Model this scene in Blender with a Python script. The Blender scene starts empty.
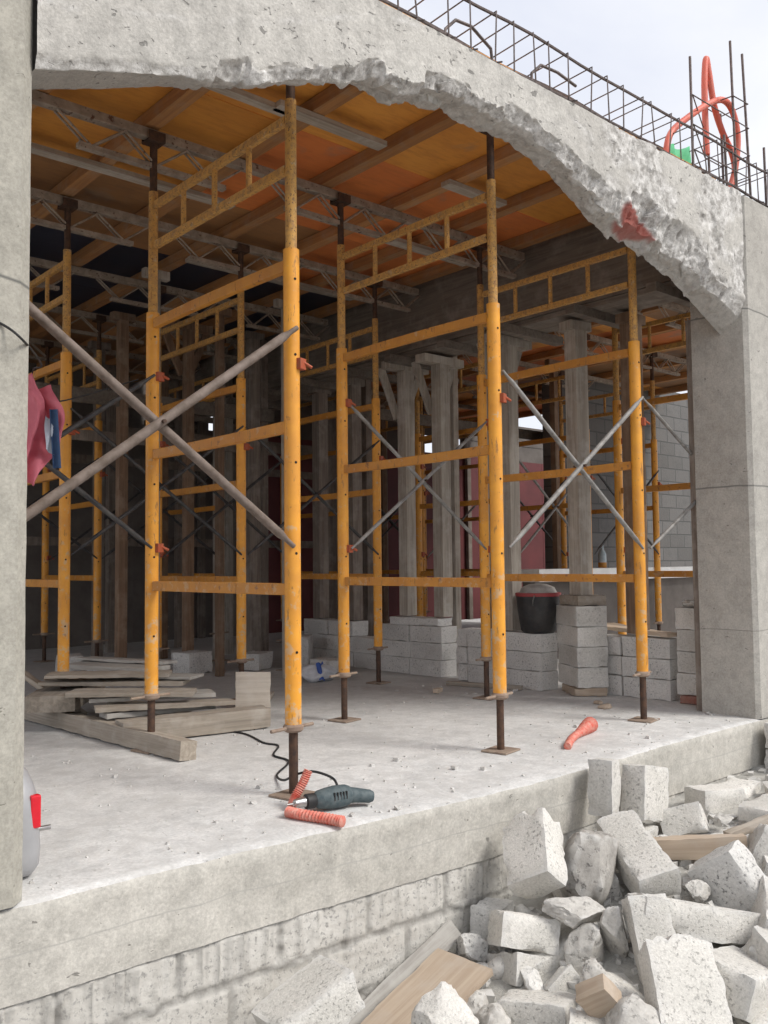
import bpy, bmesh, math, random
from mathutils import Vector, Matrix, noise as mnoise
import numpy as np
random.seed(7)
SC = bpy.context.scene
COL = SC.collection
R = math.radians

# ------------------------------------------------------------------ materials
MATS = {}
def nodes_of(name):
    m = bpy.data.materials.new(name); m.use_nodes = True
    nt = m.node_tree; nt.nodes.clear()
    out = nt.nodes.new('ShaderNodeOutputMaterial'); b = nt.nodes.new('ShaderNodeBsdfPrincipled')
    nt.links.new(b.outputs[0], out.inputs[0])
    MATS[name] = m
    return m, nt, b
def N(nt, t, **kw):
    n = nt.nodes.new(t)
    for k, v in kw.items():
        if k.startswith('i_'):
            n.inputs[k[2:].replace('_', ' ')].default_value = v
        else: setattr(n, k, v)
    return n
def coords(nt, rnd=True, mode='Object', stretch=(1, 1, 1)):
    tc = N(nt, 'ShaderNodeTexCoord')
    mp = N(nt, 'ShaderNodeMapping'); mp.inputs['Scale'].default_value = stretch
    nt.links.new(tc.outputs[mode], mp.inputs['Vector'])
    if rnd:
        oi = N(nt, 'ShaderNodeObjectInfo')
        mul = N(nt, 'ShaderNodeMath', operation='MULTIPLY'); mul.inputs[1].default_value = 37.0
        nt.links.new(oi.outputs['Random'], mul.inputs[0])
        nt.links.new(mul.outputs[0], mp.inputs['Location'])
    return mp.outputs[0]
def noise(nt, vec, scale, detail=5, rough=.6, dist=0):
    n = N(nt, 'ShaderNodeTexNoise'); n.inputs['Scale'].default_value = scale
    n.inputs['Detail'].default_value = detail; n.inputs['Roughness'].default_value = rough
    n.inputs['Distortion'].default_value = dist
    nt.links.new(vec, n.inputs['Vector']); return n.outputs[0]
def ramp(nt, fac, stops):
    r = N(nt, 'ShaderNodeValToRGB'); e = r.color_ramp.elements
    while len(e) < len(stops): e.new(.5)
    for el, (p, c) in zip(e, stops):
        el.position = p; el.color = (c, c, c, 1) if isinstance(c, (int, float)) else (*c, 1)
    nt.links.new(fac, r.inputs[0]); return r.outputs[0]
def mix(nt, fac, a, b, mode='MIX'):
    m = N(nt, 'ShaderNodeMix', data_type='RGBA', blend_type=mode)
    for s, v in ((0, fac), (6, a), (7, b)):
        if isinstance(v, (int, float)): m.inputs[s].default_value = v if s == 0 else (v, v, v, 1)
        elif isinstance(v, (tuple, list)): m.inputs[s].default_value = (*v[:3], 1)
        else: nt.links.new(v, m.inputs[s])
    return m.outputs[2]
def bump(nt, b, h, strength=.3, dist=.01, prev=None):
    n = N(nt, 'ShaderNodeBump'); n.inputs['Strength'].default_value = strength; n.inputs['Distance'].default_value = dist
    nt.links.new(h, n.inputs['Height'])
    if prev is not None: nt.links.new(prev, n.inputs['Normal'])
    nt.links.new(n.outputs[0], b.inputs['Normal']); return n.outputs[0]
def sep(nt, vec):
    s = N(nt, 'ShaderNodeSeparateXYZ'); nt.links.new(vec, s.inputs[0]); return s.outputs

def mat_basic(name, c1, c2, scale=8, rough=.8, metal=0, bstr=.2, bdist=.004, speck=None, stretch=(1, 1, 1), rnd=True, lo=.35, hi=.65, tint=0.0):
    m, nt, b = nodes_of(name)
    v = coords(nt, rnd, stretch=stretch)
    col = mix(nt, ramp(nt, noise(nt, v, scale, 6, .65), [(lo, 0.), (hi, 1.)]), c1, c2)
    if speck:
        sc, sp, lo2 = speck
        col = mix(nt, ramp(nt, noise(nt, v, sc, 3, .6), [(lo2, 0.), (lo2 + .08, 1.)]), col, sp)
    if tint:
        oi = N(nt, 'ShaderNodeObjectInfo')
        mr = N(nt, 'ShaderNodeMapRange'); mr.inputs[3].default_value = 1 - tint; mr.inputs[4].default_value = 1 + tint
        nt.links.new(oi.outputs['Random'], mr.inputs[0])
        col = mix(nt, 1.0, col, mr.outputs[0], 'MULTIPLY')
    nt.links.new(col, b.inputs['Base Color'])
    b.inputs['Roughness'].default_value = rough; b.inputs['Metallic'].default_value = metal
    if bstr: bump(nt, b, noise(nt, v, scale * 4, 6, .7), bstr, bdist)
    return m

# concrete of slabs, columns and the arch wall
def mat_concrete(name, c1, c2, dark, attr=False, seams=(), stain=.5, bstr=.35):
    pt = .665 if attr else .715
    m, nt, b = nodes_of(name)
    v = coords(nt, False)
    big = noise(nt, v, 1.3, 6, .6); mid = noise(nt, v, 7, 7, .7); fine = noise(nt, v, 60, 4, .7)
    col = mix(nt, ramp(nt, big, [(.35, 0.), (.65, 1.)]), c1, c2)
    col = mix(nt, ramp(nt, mid, [(.5, 0.), (.75, stain)]), col, dark)
    vs = coords(nt, False, stretch=(6, 6, .5))
    col = mix(nt, ramp(nt, noise(nt, vs, 2.2, 4, .6), [(.55, 0.), (.8, .35)]), col, dark)
    # small bug holes
    vo = N(nt, 'ShaderNodeTexVoronoi'); vo.inputs['Scale'].default_value = 28; nt.links.new(v, vo.inputs['Vector'])
    hole = ramp(nt, vo.outputs['Distance'], [(.05, 1.), (.12, 0.)])
    gate = ramp(nt, noise(nt, v, 5, 2), [(.6, 0.), (.7, 1.)])
    hg = N(nt, 'ShaderNodeMath', operation='MULTIPLY'); nt.links.new(hole, hg.inputs[0]); nt.links.new(gate, hg.inputs[1])
    col = mix(nt, hg.outputs[0], col, tuple(x * .35 for x in dark))
    grain = ramp(nt, noise(nt, v, 85, 4, .75), [(.3, .80), (.7, 1.14)])
    col = mix(nt, 1.0, col, grain, 'MULTIPLY')
    blot = ramp(nt, noise(nt, v, 15, 6, .75, .3), [(.35, .84), (.6, 1.06)])
    col = mix(nt, 1.0, col, blot, 'MULTIPLY')
    vp = coords(nt, False, stretch=(1.0, 1.0, 1.7))
    pit = ramp(nt, noise(nt, vp, 24, 2, .5, .6), [(pt, 0.), (pt + .035, .7)])
    col = mix(nt, pit, col, tuple(x * .45 for x in dark))
    z = sep(nt, N(nt, 'ShaderNodeTexCoord').outputs['Object'])
    prev = None
    if seams:
        wob = noise(nt, v, 1.5, 3)
        for (ax, pos, w, slope, cc) in seams:
            a = N(nt, 'ShaderNodeMath', operation='MULTIPLY_ADD'); nt.links.new(wob, a.inputs[0]); a.inputs[1].default_value = .05; nt.links.new(z[ax], a.inputs[2])
            a2 = N(nt, 'ShaderNodeMath', operation='MULTIPLY_ADD'); nt.links.new(z[0 if ax == 2 else 2], a2.inputs[0]); a2.inputs[1].default_value = slope; nt.links.new(a.outputs[0], a2.inputs[2])
            d = N(nt, 'ShaderNodeMath', operation='SUBTRACT'); nt.links.new(a2.outputs[0], d.inputs[0]); d.inputs[1].default_value = pos + .025
            ab = N(nt, 'ShaderNodeMath', operation='ABSOLUTE'); nt.links.new(d.outputs[0], ab.inputs[0])
            f = ramp(nt, ab.outputs[0], [(w * .4, 1.), (w, 0.)])
            col = mix(nt, f, col, cc)
    if attr:
        at = N(nt, 'ShaderNodeAttribute', attribute_name='chip')
        s = N(nt, 'ShaderNodeSeparateColor'); nt.links.new(at.outputs['Color'], s.inputs[0])
        rough_c = mix(nt, ramp(nt, noise(nt, v, 22, 6, .75), [(.38, 0.), (.62, 1.)]), (.30, .285, .265), (.74, .725, .70))
        col = mix(nt, s.outputs[0], col, rough_c)
        redc = mix(nt, ramp(nt, noise(nt, v, 30, 5, .7), [(.4, 0.), (.7, 1.)]), (.34, .10, .08), (.38, .15, .125))
        col = mix(nt, s.outputs[1], col, redc)
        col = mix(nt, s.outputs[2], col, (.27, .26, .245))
    nt.links.new(col, b.inputs['Base Color']); b.inputs['Roughness'].default_value = .92
    add = N(nt, 'ShaderNodeMath', operation='ADD'); nt.links.new(mid, add.inputs[0]); nt.links.new(fine, add.inputs[1])
    sb0 = N(nt, 'ShaderNodeMath', operation='SUBTRACT'); nt.links.new(add.outputs[0], sb0.inputs[0]); nt.links.new(pit, sb0.inputs[1]); sb = N(nt, 'ShaderNodeMath', operation='SUBTRACT'); nt.links.new(sb0.outputs[0], sb.inputs[0]); nt.links.new(hg.outputs[0], sb.inputs[1])
    bump(nt, b, sb.outputs[0], bstr, .006)
    return m

mat_concrete('arch_concrete', (.58, .56, .52), (.48, .46, .425), (.30, .29, .27), attr=True, stain=.6, bstr=.7)
mat_concrete('column_concrete', (.45, .43, .375), (.385, .365, .315), (.29, .275, .235), seams=[(2, 1.72, .006, .12, (.12, .12, .11))], bstr=.22, stain=.4)
mat_concrete('column_concrete_right', (.47, .45, .41), (.40, .38, .345), (.29, .275, .25),
             seams=[(2, 1.48, .006, .0, (.15, .15, .14)), (2, 2.72, .006, .03, (.15, .15, .14)), (2, .55, .004, .0, (.2, .2, .18))], bstr=.22, stain=.4)
mat_concrete('slab_edge_concrete', (.58, .555, .505), (.475, .455, .41), (.34, .325, .29), stain=.45, bstr=.4, seams=[(2, -.145, .004, .0, (.4, .385, .355))])

def mat_floor():
    m, nt, b = nodes_of('slab_floor_concrete')
    v = coords(nt, False)
    big = noise(nt, v, .9, 5, .6, .4); mid = noise(nt, v, 4.5, 8, .7, .3); fine = noise(nt, v, 45, 5, .7)
    col = mix(nt, ramp(nt, big, [(.35, 0.), (.65, 1.)]), (.72, .715, .70), (.62, .615, .60))
    col = mix(nt, ramp(nt, mid, [(.5, 0.), (.72, .55)]), col, (.35, .35, .345))
    col = mix(nt, ramp(nt, noise(nt, v, 2.2, 6, .7, 1.2), [(.56, 0.), (.66, .5)]), col, (.66, .66, .65))
    col = mix(nt, ramp(nt, noise(nt, v, 26, 3, .6), [(.68, 0.), (.74, .7)]), col, (.26, .255, .245))
    col = mix(nt, 1.0, col, ramp(nt, noise(nt, v, 70, 4, .75), [(.3, .82), (.7, 1.1)]), 'MULTIPLY')
    col = mix(nt, 1.0, col, ramp(nt, noise(nt, v, 12, 6, .75, .5), [(.35, .86), (.6, 1.05)]), 'MULTIPLY')
    col = mix(nt, ramp(nt, noise(nt, v, 3.2, 7, .75, 1.5), [(.50, 0.), (.58, .45)]), col, (.50, .49, .47))
    col = mix(nt, ramp(nt, noise(nt, coords(nt, False, stretch=(3, 1, 1)), 9, 4, .6, 2.5), [(.66, 0.), (.72, .6)]), col, (.38, .37, .355))
    # interior shade painted into the slab colour, deepening away from the open edge
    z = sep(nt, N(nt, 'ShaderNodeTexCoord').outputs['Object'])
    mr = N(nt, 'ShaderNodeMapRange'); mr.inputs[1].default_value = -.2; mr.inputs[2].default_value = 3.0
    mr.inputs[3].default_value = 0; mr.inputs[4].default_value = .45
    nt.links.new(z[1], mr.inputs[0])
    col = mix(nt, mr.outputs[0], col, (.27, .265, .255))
    nt.links.new(col, b.inputs['Base Color']); b.inputs['Roughness'].default_value = .9
    a = N(nt, 'ShaderNodeMath', operation='ADD'); nt.links.new(mid, a.inputs[0]); nt.links.new(fine, a.inputs[1])
    bump(nt, b, a.outputs[0], .4, .006)
mat_floor()

def mat_block(name, c1, c2, pit, sc=70, chipc=(.62, .61, .585)):
    m, nt, b = nodes_of(name)
    v = coords(nt, True)
    col = mix(nt, ramp(nt, noise(nt, v, 5, 5, .6), [(.35, 0.), (.65, 1.)]), c1, c2)
    oi = N(nt, 'ShaderNodeObjectInfo')
    mr = N(nt, 'ShaderNodeMapRange'); mr.inputs[3].default_value = .86; mr.inputs[4].default_value = 1.08
    nt.links.new(oi.outputs['Random'], mr.inputs[0])
    col = mix(nt, 1.0, col, mr.outputs[0], 'MULTIPLY')
    col = mix(nt, 1.0, col, ramp(nt, noise(nt, v, sc * 1.5, 4, .75), [(.3, .78), (.7, 1.14)]), 'MULTIPLY')
    vo = noise(nt, v, sc, 3, .65); p = ramp(nt, vo, [(.34, 1.), (.43, 0.)])
    gate = ramp(nt, noise(nt, v, 4, 3), [(.35, .25), (.6, 1.)])
    g = N(nt, 'ShaderNodeMath', operation='MULTIPLY'); nt.links.new(p, g.inputs[0]); nt.links.new(gate, g.inputs[1])
    col = mix(nt, g.outputs[0], col, pit)
    geo = N(nt, 'ShaderNodeNewGeometry')
    edge = ramp(nt, geo.outputs['Pointiness'], [(.52, 0.), (.58, .7)])
    col = mix(nt, edge, col, chipc)
    col = mix(nt, ramp(nt, noise(nt, v, 9, 6, .7), [(.6, 0.), (.72, .5)]), col, tuple(x * .62 for x in c2))
    nt.links.new(col, b.inputs['Base Color']); b.inputs['Roughness'].default_value = .95
    inv = N(nt, 'ShaderNodeMath', operation='MULTIPLY_ADD'); nt.links.new(g.outputs[0], inv.inputs[0]); inv.inputs[1].default_value = -1.2; nt.links.new(noise(nt, v, sc * 1.7, 4, .7), inv.inputs[2])
    bump(nt, b, inv.outputs[0], .55, .006)
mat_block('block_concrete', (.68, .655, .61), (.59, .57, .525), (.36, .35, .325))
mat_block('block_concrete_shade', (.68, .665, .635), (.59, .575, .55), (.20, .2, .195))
mat_block('rubble_mortar', (.58, .56, .52), (.43, .41, .38), (.27, .26, .24), sc=30)
mat_block('boulder_mortar', (.46, .435, .40), (.27, .255, .235), (.15, .14, .13), sc=22)

mat_basic('yellow_paint', (.80, .36, .035), (.70, .29, .03), 6, .45, 0, .06, .001, speck=(26, (.30, .12, .03), .66), tint=.06)
def wear(name, amt=.6):
    m = MATS[name]; nt = m.node_tree; b = nt.nodes['Principled BSDF']; src = b.inputs['Base Color'].links[0].from_socket
    v = coords(nt, True); z = sep(nt, N(nt, 'ShaderNodeTexCoord').outputs['Object'])
    low = N(nt, 'ShaderNodeMapRange'); low.inputs[1].default_value = .3; low.inputs[2].default_value = 1.5; low.inputs[3].default_value = .09; low.inputs[4].default_value = 0
    nt.links.new(z[2], low.inputs[0])
    ad = N(nt, 'ShaderNodeMath', operation='ADD'); nt.links.new(noise(nt, v, 19, 6, .7), ad.inputs[0]); nt.links.new(low.outputs[0], ad.inputs[1])
    col = mix(nt, ramp(nt, ad.outputs[0], [(.60, 0.), (.66, amt)]), src, (.50, .44, .33))
    v3 = coords(nt, True, stretch=(1, 1, .25))
    col = mix(nt, ramp(nt, noise(nt, v3, 30, 5, .7), [(.60, 0.), (.68, .8)]), col, (.23, .11, .04))
    col = mix(nt, ramp(nt, noise(nt, v, 3, 4, .6), [(.4, .0), (.7, .35)]), col, (.42, .2, .04))
    nt.links.new(col, b.inputs['Base Color'])
wear('yellow_paint', .55)
mat_basic('orange_paint', (.62, .27, .035), (.50, .20, .03), 7, .5, 0, .08, .001, speck=(22, (.24, .1, .04), .62), tint=.08)
wear('orange_paint', .4)
mat_basic('rusty_yellow', (.58, .32, .085), (.33, .19, .085), 34, .7, .05, .25, .0015, lo=.44, hi=.66, speck=(85, (.13, .075, .045), .58))
wear('rusty_yellow', .5)
mat_basic('dark_rust', (.055, .035, .028), (.12, .065, .04), 30, .7, .4, .3, .002)
mat_basic('plate_rust', (.24, .17, .13), (.33, .26, .2), 18, .85, .1, .3, .002)
mat_basic('red_coupler', (.42, .07, .02), (.28, .085, .04), 60, .6, .1, .2, .001)
mat_basic('hole_black', (.01, .008, .006), (.02, .012, .01), 10, .9, 0, 0)
mat_basic('brace_brown', (.12, .09, .07), (.215, .17, .145), 20, .75, .1, .25, .002, stretch=(1, 1, 1))
mat_basic('brace_grey', (.16, .15, .14), (.30, .29, .275), 16, .65, .1, .2, .001)
mat_basic('brace_dark', (.035, .035, .04), (.10, .095, .09), 20, .6, .4, .2, .001)
mat_basic('joist_steel', (.24, .195, .155), (.40, .335, .27), 14, .75, .15, .25, .002, speck=(30, (.12, .06, .04), .6))
mat_basic('rebar_steel', (.10, .085, .08), (.19, .15, .14), 40, .65, .5, .3, .001)

def mat_ply(name, c1, c2, c3, stain=(.27, .22, .18), sa=.6):
    m, nt, b = nodes_of(name)
    v = coords(nt, True); vs = coords(nt, True, stretch=(2, 9, 1))
    col = mix(nt, ramp(nt, noise(nt, v, 1.6, 5, .6), [(.35, 0.), (.65, 1.)]), c1, c2)
    col = mix(nt, ramp(nt, noise(nt, vs, 3, 6, .7), [(.45, 0.), (.7, .6)]), col, c3)
    col = mix(nt, ramp(nt, noise(nt, v, 1.9, 4, .6, .6), [(.6, 0.), (.72, sa)]), col, stain)
    oi = N(nt, 'ShaderNodeObjectInfo')
    mr = N(nt, 'ShaderNodeMapRange'); mr.inputs[3].default_value = .75; mr.inputs[4].default_value = 1.12
    nt.links.new(oi.outputs['Random'], mr.inputs[0]); col = mix(nt, 1.0, col, mr.outputs[0], 'MULTIPLY')
    nt.links.new(col, b.inputs['Base Color']); b.inputs['Roughness'].default_value = .5
    bump(nt, b, noise(nt, vs, 8, 5, .7), .1, .002)
mat_ply('plywood_orange', (.80, .36, .07), (.68, .28, .05), (.52, .20, .045))
mat_ply('plywood_red', (.70, .225, .06), (.60, .18, .05), (.48, .14, .045))
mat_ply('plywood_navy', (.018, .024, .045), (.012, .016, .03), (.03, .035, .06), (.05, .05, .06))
mat_ply('plywood_brown', (.36, .18, .07), (.28, .14, .06), (.2, .11, .06))

def mat_wood(name, c1, c2, c3, axis=0, sc=1.0):
    m, nt, b = nodes_of(name)
    st = [34, 34, 34]; st[axis] = 1.6
    v = coords(nt, True, stretch=tuple(s * sc for s in st)); v2 = coords(nt, True)
    g = noise(nt, v, 1.0, 5, .65, .8)
    col = mix(nt, ramp(nt, g, [(.35, 0.), (.62, 1.)]), c1, c2)
    col = mix(nt, ramp(nt, noise(nt, v2, 6, 5, .65), [(.48, 0.), (.72, .7)]), col, c3)
    oi = N(nt, 'ShaderNodeObjectInfo')
    mr = N(nt, 'ShaderNodeMapRange'); mr.inputs[3].default_value = .8; mr.inputs[4].default_value = 1.15
    nt.links.new(oi.outputs['Random'], mr.inputs[0]); col = mix(nt, 1.0, col, mr.outputs[0], 'MULTIPLY')
    nt.links.new(col, b.inputs['Base Color']); b.inputs['Roughness'].default_value = .85
    bump(nt, b, g, .35, .003)
mat_wood('wood_grey', (.42, .365, .30), (.28, .24, .195), (.5, .455, .4))
mat_wood('wood_grey_upright', (.42, .38, .32), (.27, .235, .2), (.5, .47, .43), axis=2)
mat_wood('wood_brown_upright', (.24, .15, .095), (.15, .095, .06), (.3, .23, .17), axis=2)
mat_wood('wood_dark_upright', (.24, .20, .165), (.15, .12, .10), (.32, .29, .26), axis=2)
mat_wood('wood_joist', (.46, .22, .075), (.33, .155, .06), (.36, .25, .16), axis=1)
mat_wood('wood_beam_form', (.2, .165, .135), (.13, .11, .09), (.28, .25, .22), axis=1)
mat_wood('wood_tan', (.53, .43, .33), (.43, .335, .25), (.5, .43, .36))
mat_wood('wood_pale', (.68, .61, .52), (.55, .48, .4), (.7, .65, .58))
mat_wood('wood_silver', (.44, .42, .385), (.31, .29, .265), (.5, .485, .45))

mat_basic('orange_hose', (.70, .13, .08), (.60, .17, .12), 12, .5, 0, .05, .001)
mat_basic('salmon_plastic', (.60, .12, .08), (.62, .30, .24), 45, .7, 0, .1, .001)
mat_basic('green_plastic', (.12, .62, .28), (.2, .7, .38), 10, .5, 0, .1, .002)
mat_basic('pink_cloth', (.68, .20, .25), (.58, .15, .20), 9, .9, 0, .3, .003)
mat_basic('pale_cloth', (.55, .6, .68), (.45, .5, .6), 12, .9, 0, .3, .003)
mat_basic('blue_cloth', (.03, .06, .14), (.05, .1, .2), 12, .9, 0, .3, .003)
mat_basic('drill_casing', (.04, .065, .075), (.10, .125, .13), 40, .65, 0, .1, .001)
mat_basic('black_rubber', (.012, .012, .013), (.025, .025, .025), 30, .6, 0, .1, .001)
mat_basic('bright_steel', (.55, .54, .53), (.42, .41, .4), 30, .3, .9, .1, .001)
mat_basic('silver_paint', (.40, .40, .41), (.34, .34, .35), 5, .35, .1, .03, .001)
mat_basic('grey_dark_plastic', (.1, .1, .1), (.14, .14, .14), 20, .6, 0, .1, .001)
mat_basic('red_lens', (.72, .02, .035), (.62, .015, .03), 20, .2, 0, 0)
mat_basic('bucket_plastic', (.02, .02, .022), (.045, .042, .04), 14, .55, 0, .2, .002)
mat_basic('bucket_rim_red', (.36, .05, .055), (.28, .05, .05), 20, .5, 0, .1, .001)
mat_basic('dry_mortar', (.42, .40, .37), (.3, .29, .27), 20, .95, 0, .5, .01)
mat_basic('white_bag', (.62, .63, .65), (.48, .49, .52), 20, .7, 0, .3, .005)
mat_basic('blue_bag', (.04, .10, .38), (.03, .07, .25), 20, .7, 0, .3, .005)
mat_basic('red_hoarding', (.17, .04, .042), (.11, .028, .03), 2.5, .7, 0, .1, .003, lo=.3, hi=.7)
mat_basic('dark_panel', (.11, .095, .085), (.16, .14, .125), 3, .9, 0, .2, .003)
mat_basic('white_ledge', (.82, .82, .80), (.7, .7, .68), 6, .9, 0, .3, .003)
mat_basic('bottle_glass', (.35, .4, .42), (.25, .3, .32), 10, .15, 0, 0)
mat_basic('amber_liquid', (.45, .2, .03), (.35, .15, .02), 10, .2, 0, 0)
mat_basic('dirt_ground', (.34, .32, .295), (.24, .225, .205), 3, .95, 0, .6, .03, speck=(30, (.46, .44, .41), .6), rnd=False)
mat_basic('rubble_grit', (.48, .465, .43), (.33, .32, .295), 14, .95, 0, .6, .02, rnd=False)
mat_basic('brick_red', (.30, .13, .1), (.36, .22, .18), 20, .9, 0, .4, .004)

def mat_blockwall(name, c1, c2, mortar, bw, bh):
    m, nt, b = nodes_of(name)
    tc = N(nt, 'ShaderNodeTexCoord'); s = sep(nt, tc.outputs['Object'])
    cmb = N(nt, 'ShaderNodeCombineXYZ')
    ad = N(nt, 'ShaderNodeMath', operation='ADD'); nt.links.new(s[0], ad.inputs[0]); nt.links.new(s[1], ad.inputs[1])
    nt.links.new(ad.outputs[0], cmb.inputs[0]); nt.links.new(s[2], cmb.inputs[1])
    br = N(nt, 'ShaderNodeTexBrick'); nt.links.new(cmb.outputs[0], br.inputs['Vector'])
    br.inputs['Scale'].default_value = 1; br.inputs['Brick Width'].default_value = bw; br.inputs['Row Height'].default_value = bh
    br.inputs['Mortar Size'].default_value = .012; br.inputs['Mortar Smooth'].default_value = .4
    br.inputs['Color1'].default_value = (*c1, 1); br.inputs['Color2'].default_value = (*c2, 1); br.inputs['Mortar'].default_value = (*mortar, 1)
    v = coords(nt, False)
    col = mix(nt, ramp(nt, noise(nt, v, 5, 6, .7), [(.5, 0.), (.75, .6)]), br.outputs[0], mortar)
    nt.links.new(col, b.inputs['Base Color']); b.inputs['Roughness'].default_value = .95
    inv = N(nt, 'ShaderNodeMath', operation='MULTIPLY_ADD'); nt.links.new(br.outputs[1], inv.inputs[0]); inv.inputs[1].default_value = -1; nt.links.new(noise(nt, v, 30, 5), inv.inputs[2])
    bump(nt, b, inv.outputs[0], .5, .01)
mat_blockwall('interior_blockwork', (.17, .165, .16), (.13, .125, .12), (.1, .1, .098), .4, .2)

def mat_foundation():
    m, nt, b = nodes_of('foundation_blockwork')
    v = coords(nt, False)
    at = N(nt, 'ShaderNodeAttribute', attribute_name='chip')
    s = N(nt, 'ShaderNodeSeparateColor'); nt.links.new(at.outputs['Color'], s.inputs[0])
    blk = mix(nt, ramp(nt, noise(nt, v, 3, 5, .65), [(.35, 0.), (.65, 1.)]), (.62, .60, .56), (.51, .49, .45))
    pit = ramp(nt, noise(nt, v, 60, 3, .65), [(.36, 1.), (.45, 0.)])
    blk = mix(nt, pit, blk, (.34, .33, .31))
    mor = mix(nt, ramp(nt, noise(nt, v, 25, 5, .7), [(.35, 0.), (.65, 1.)]), (.42, .405, .375), (.29, .28, .26))
    col = mix(nt, s.outputs[0], blk, mor)
    col = mix(nt, s.outputs[1], col, (.21, .2, .185))
    vs = coords(nt, False, stretch=(9, 9, .7))
    col = mix(nt, ramp(nt, noise(nt, vs, 2.4, 3, .6), [(.58, 0.), (.70, .3)]), col, (.6, .59, .56))
    nt.links.new(col, b.inputs['Base Color']); b.inputs['Roughness'].default_value = .95
    bump(nt, b, noise(nt, v, 70, 5, .7), .6, .006)
mat_foundation()

# ------------------------------------------------------------------ mesh helpers
class MB:
    def __init__(s): s.v = []; s.f = []; s.mi = []; s.cur = 0
    def add(s, vs, fs):
        o = len(s.v); s.v += [tuple(p) for p in vs]
        s.f += [tuple(o + i for i in f) for f in fs]; s.mi += [s.cur] * len(fs); return s
    def box(s, c, d, rot=None):
        c = Vector(c); h = [x / 2 for x in d]
        vs = []
        for z in (-1, 1):
            for y in (-1, 1):
                for x in (-1, 1):
                    p = Vector((x * h[0], y * h[1], z * h[2])); vs.append(c + (rot @ p if rot else p))
        return s.add(vs, [(0, 2, 3, 1), (4, 5, 7, 6), (0, 1, 5, 4), (2, 6, 7, 3), (0, 4, 6, 2), (1, 3, 7, 5)])
    def tube(s, p0, p1, r, n=12, r1=None):
        return s.path([p0, p1], [r, r if r1 is None else r1], n)
    def path(s, pts, rs, n=10, closed_ends=True):
        pts = [Vector(p) for p in pts]
        if not isinstance(rs, (list, tuple)): rs = [rs] * len(pts)
        vs = []; fs = []; prev = None
        for i, p in enumerate(pts):
            if i == 0: t = pts[1] - pts[0]
            elif i == len(pts) - 1: t = pts[-1] - pts[-2]
            else: t = (pts[i + 1] - pts[i]).normalized() + (pts[i] - pts[i - 1]).normalized()
            t.normalize()
            if prev is None:
                u = t.orthogonal().normalized()
            else:
                u = (prev - t * prev.dot(t)).normalized()
            prev = u; w = t.cross(u)
            for k in range(n):
                a = 2 * math.pi * k / n; vs.append(p + (u * math.cos(a) + w * math.sin(a)) * rs[i])
        for i in range(len(pts) - 1):
            for k in range(n):
                a = i * n + k; b = i * n + (k + 1) % n
                fs.append((a, b, b + n, a + n))
        if closed_ends:
            fs.append(tuple(reversed(range(n)))); o = (len(pts) - 1) * n; fs.append(tuple(o + k for k in range(n)))
        return s.add(vs, fs)
    def bar(s, p0, p1, w, h, up=(0, 0, 1)):
        p0 = Vector(p0); p1 = Vector(p1); d = p1 - p0; L = d.length; x = d.normalized(); up = Vector(up)
        if abs(x.dot(up)) > .98: up = Vector((1, 0, 0))
        y = up.cross(x).normalized(); z = x.cross(y)
        rot = Matrix((x, y, z)).transposed()
        return s.box((p0 + p1) / 2, (L, w, h), rot)
    def lathe(s, prof, n=24, c=(0, 0, 0)):
        c = Vector(c); vs = []; fs = []
        for (r, z) in prof:
            for k in range(n):
                a = 2 * math.pi * k / n; vs.append(c + Vector((r * math.cos(a), r * math.sin(a), z)))
        for i in range(len(prof) - 1):
            for k in range(n):
                a = i * n + k; b = i * n + (k + 1) % n; fs.append((a, b, b + n, a + n))
        fs.append(tuple(reversed(range(n)))); o = (len(prof) - 1) * n; fs.append(tuple(o + k for k in range(n)))
        return s.add(vs, fs)
    def build(s, name, mat, parent=None, smooth=False, bevel=0, segs=2):
        me = bpy.data.meshes.new(name); me.from_pydata(s.v, [], s.f)
        for mm in (mat if isinstance(mat, (list, tuple)) else [mat]): me.materials.append(MATS[mm])
        for p, mi in zip(me.polygons, s.mi): p.material_index = mi
        if bevel:
            bm = bmesh.new(); bm.from_mesh(me)
            bmesh.ops.bevel(bm, geom=list(bm.edges), offset=bevel, segments=segs, profile=.6, affect='EDGES', clamp_overlap=True)
            bm.to_mesh(me); bm.free()
        if smooth:
            for p in me.polygons: p.use_smooth = True
        me.update()
        if smooth: me.set_sharp_from_angle(angle=R(40))
        o = bpy.data.objects.new(name, me); COL.objects.link(o)
        if parent: o.parent = parent
        return o

def tag(o, label=None, cat=None, group=None, kind=None):
    if label: o['label'] = label
    if cat: o['category'] = cat
    if group: o['group'] = group
    if kind: o['kind'] = kind
    return o
def empty(name, loc, label, cat, group=None, rz=0):
    o = bpy.data.objects.new(name, None); COL.objects.link(o); o.location = loc; o.rotation_euler = (0, 0, rz)
    o.empty_display_size = .1
    return tag(o, label, cat, group)
def kids(o): return [c for c in COL.objects if c.parent == o]
def copy_tree(o, parent=None):
    ch = KID.get(o.name) or kids(o)
    c = o.copy(); COL.objects.link(c)
    if parent: c.parent = parent
    for k in ch: copy_tree(k, c)
    return c
KID = {}

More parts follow.
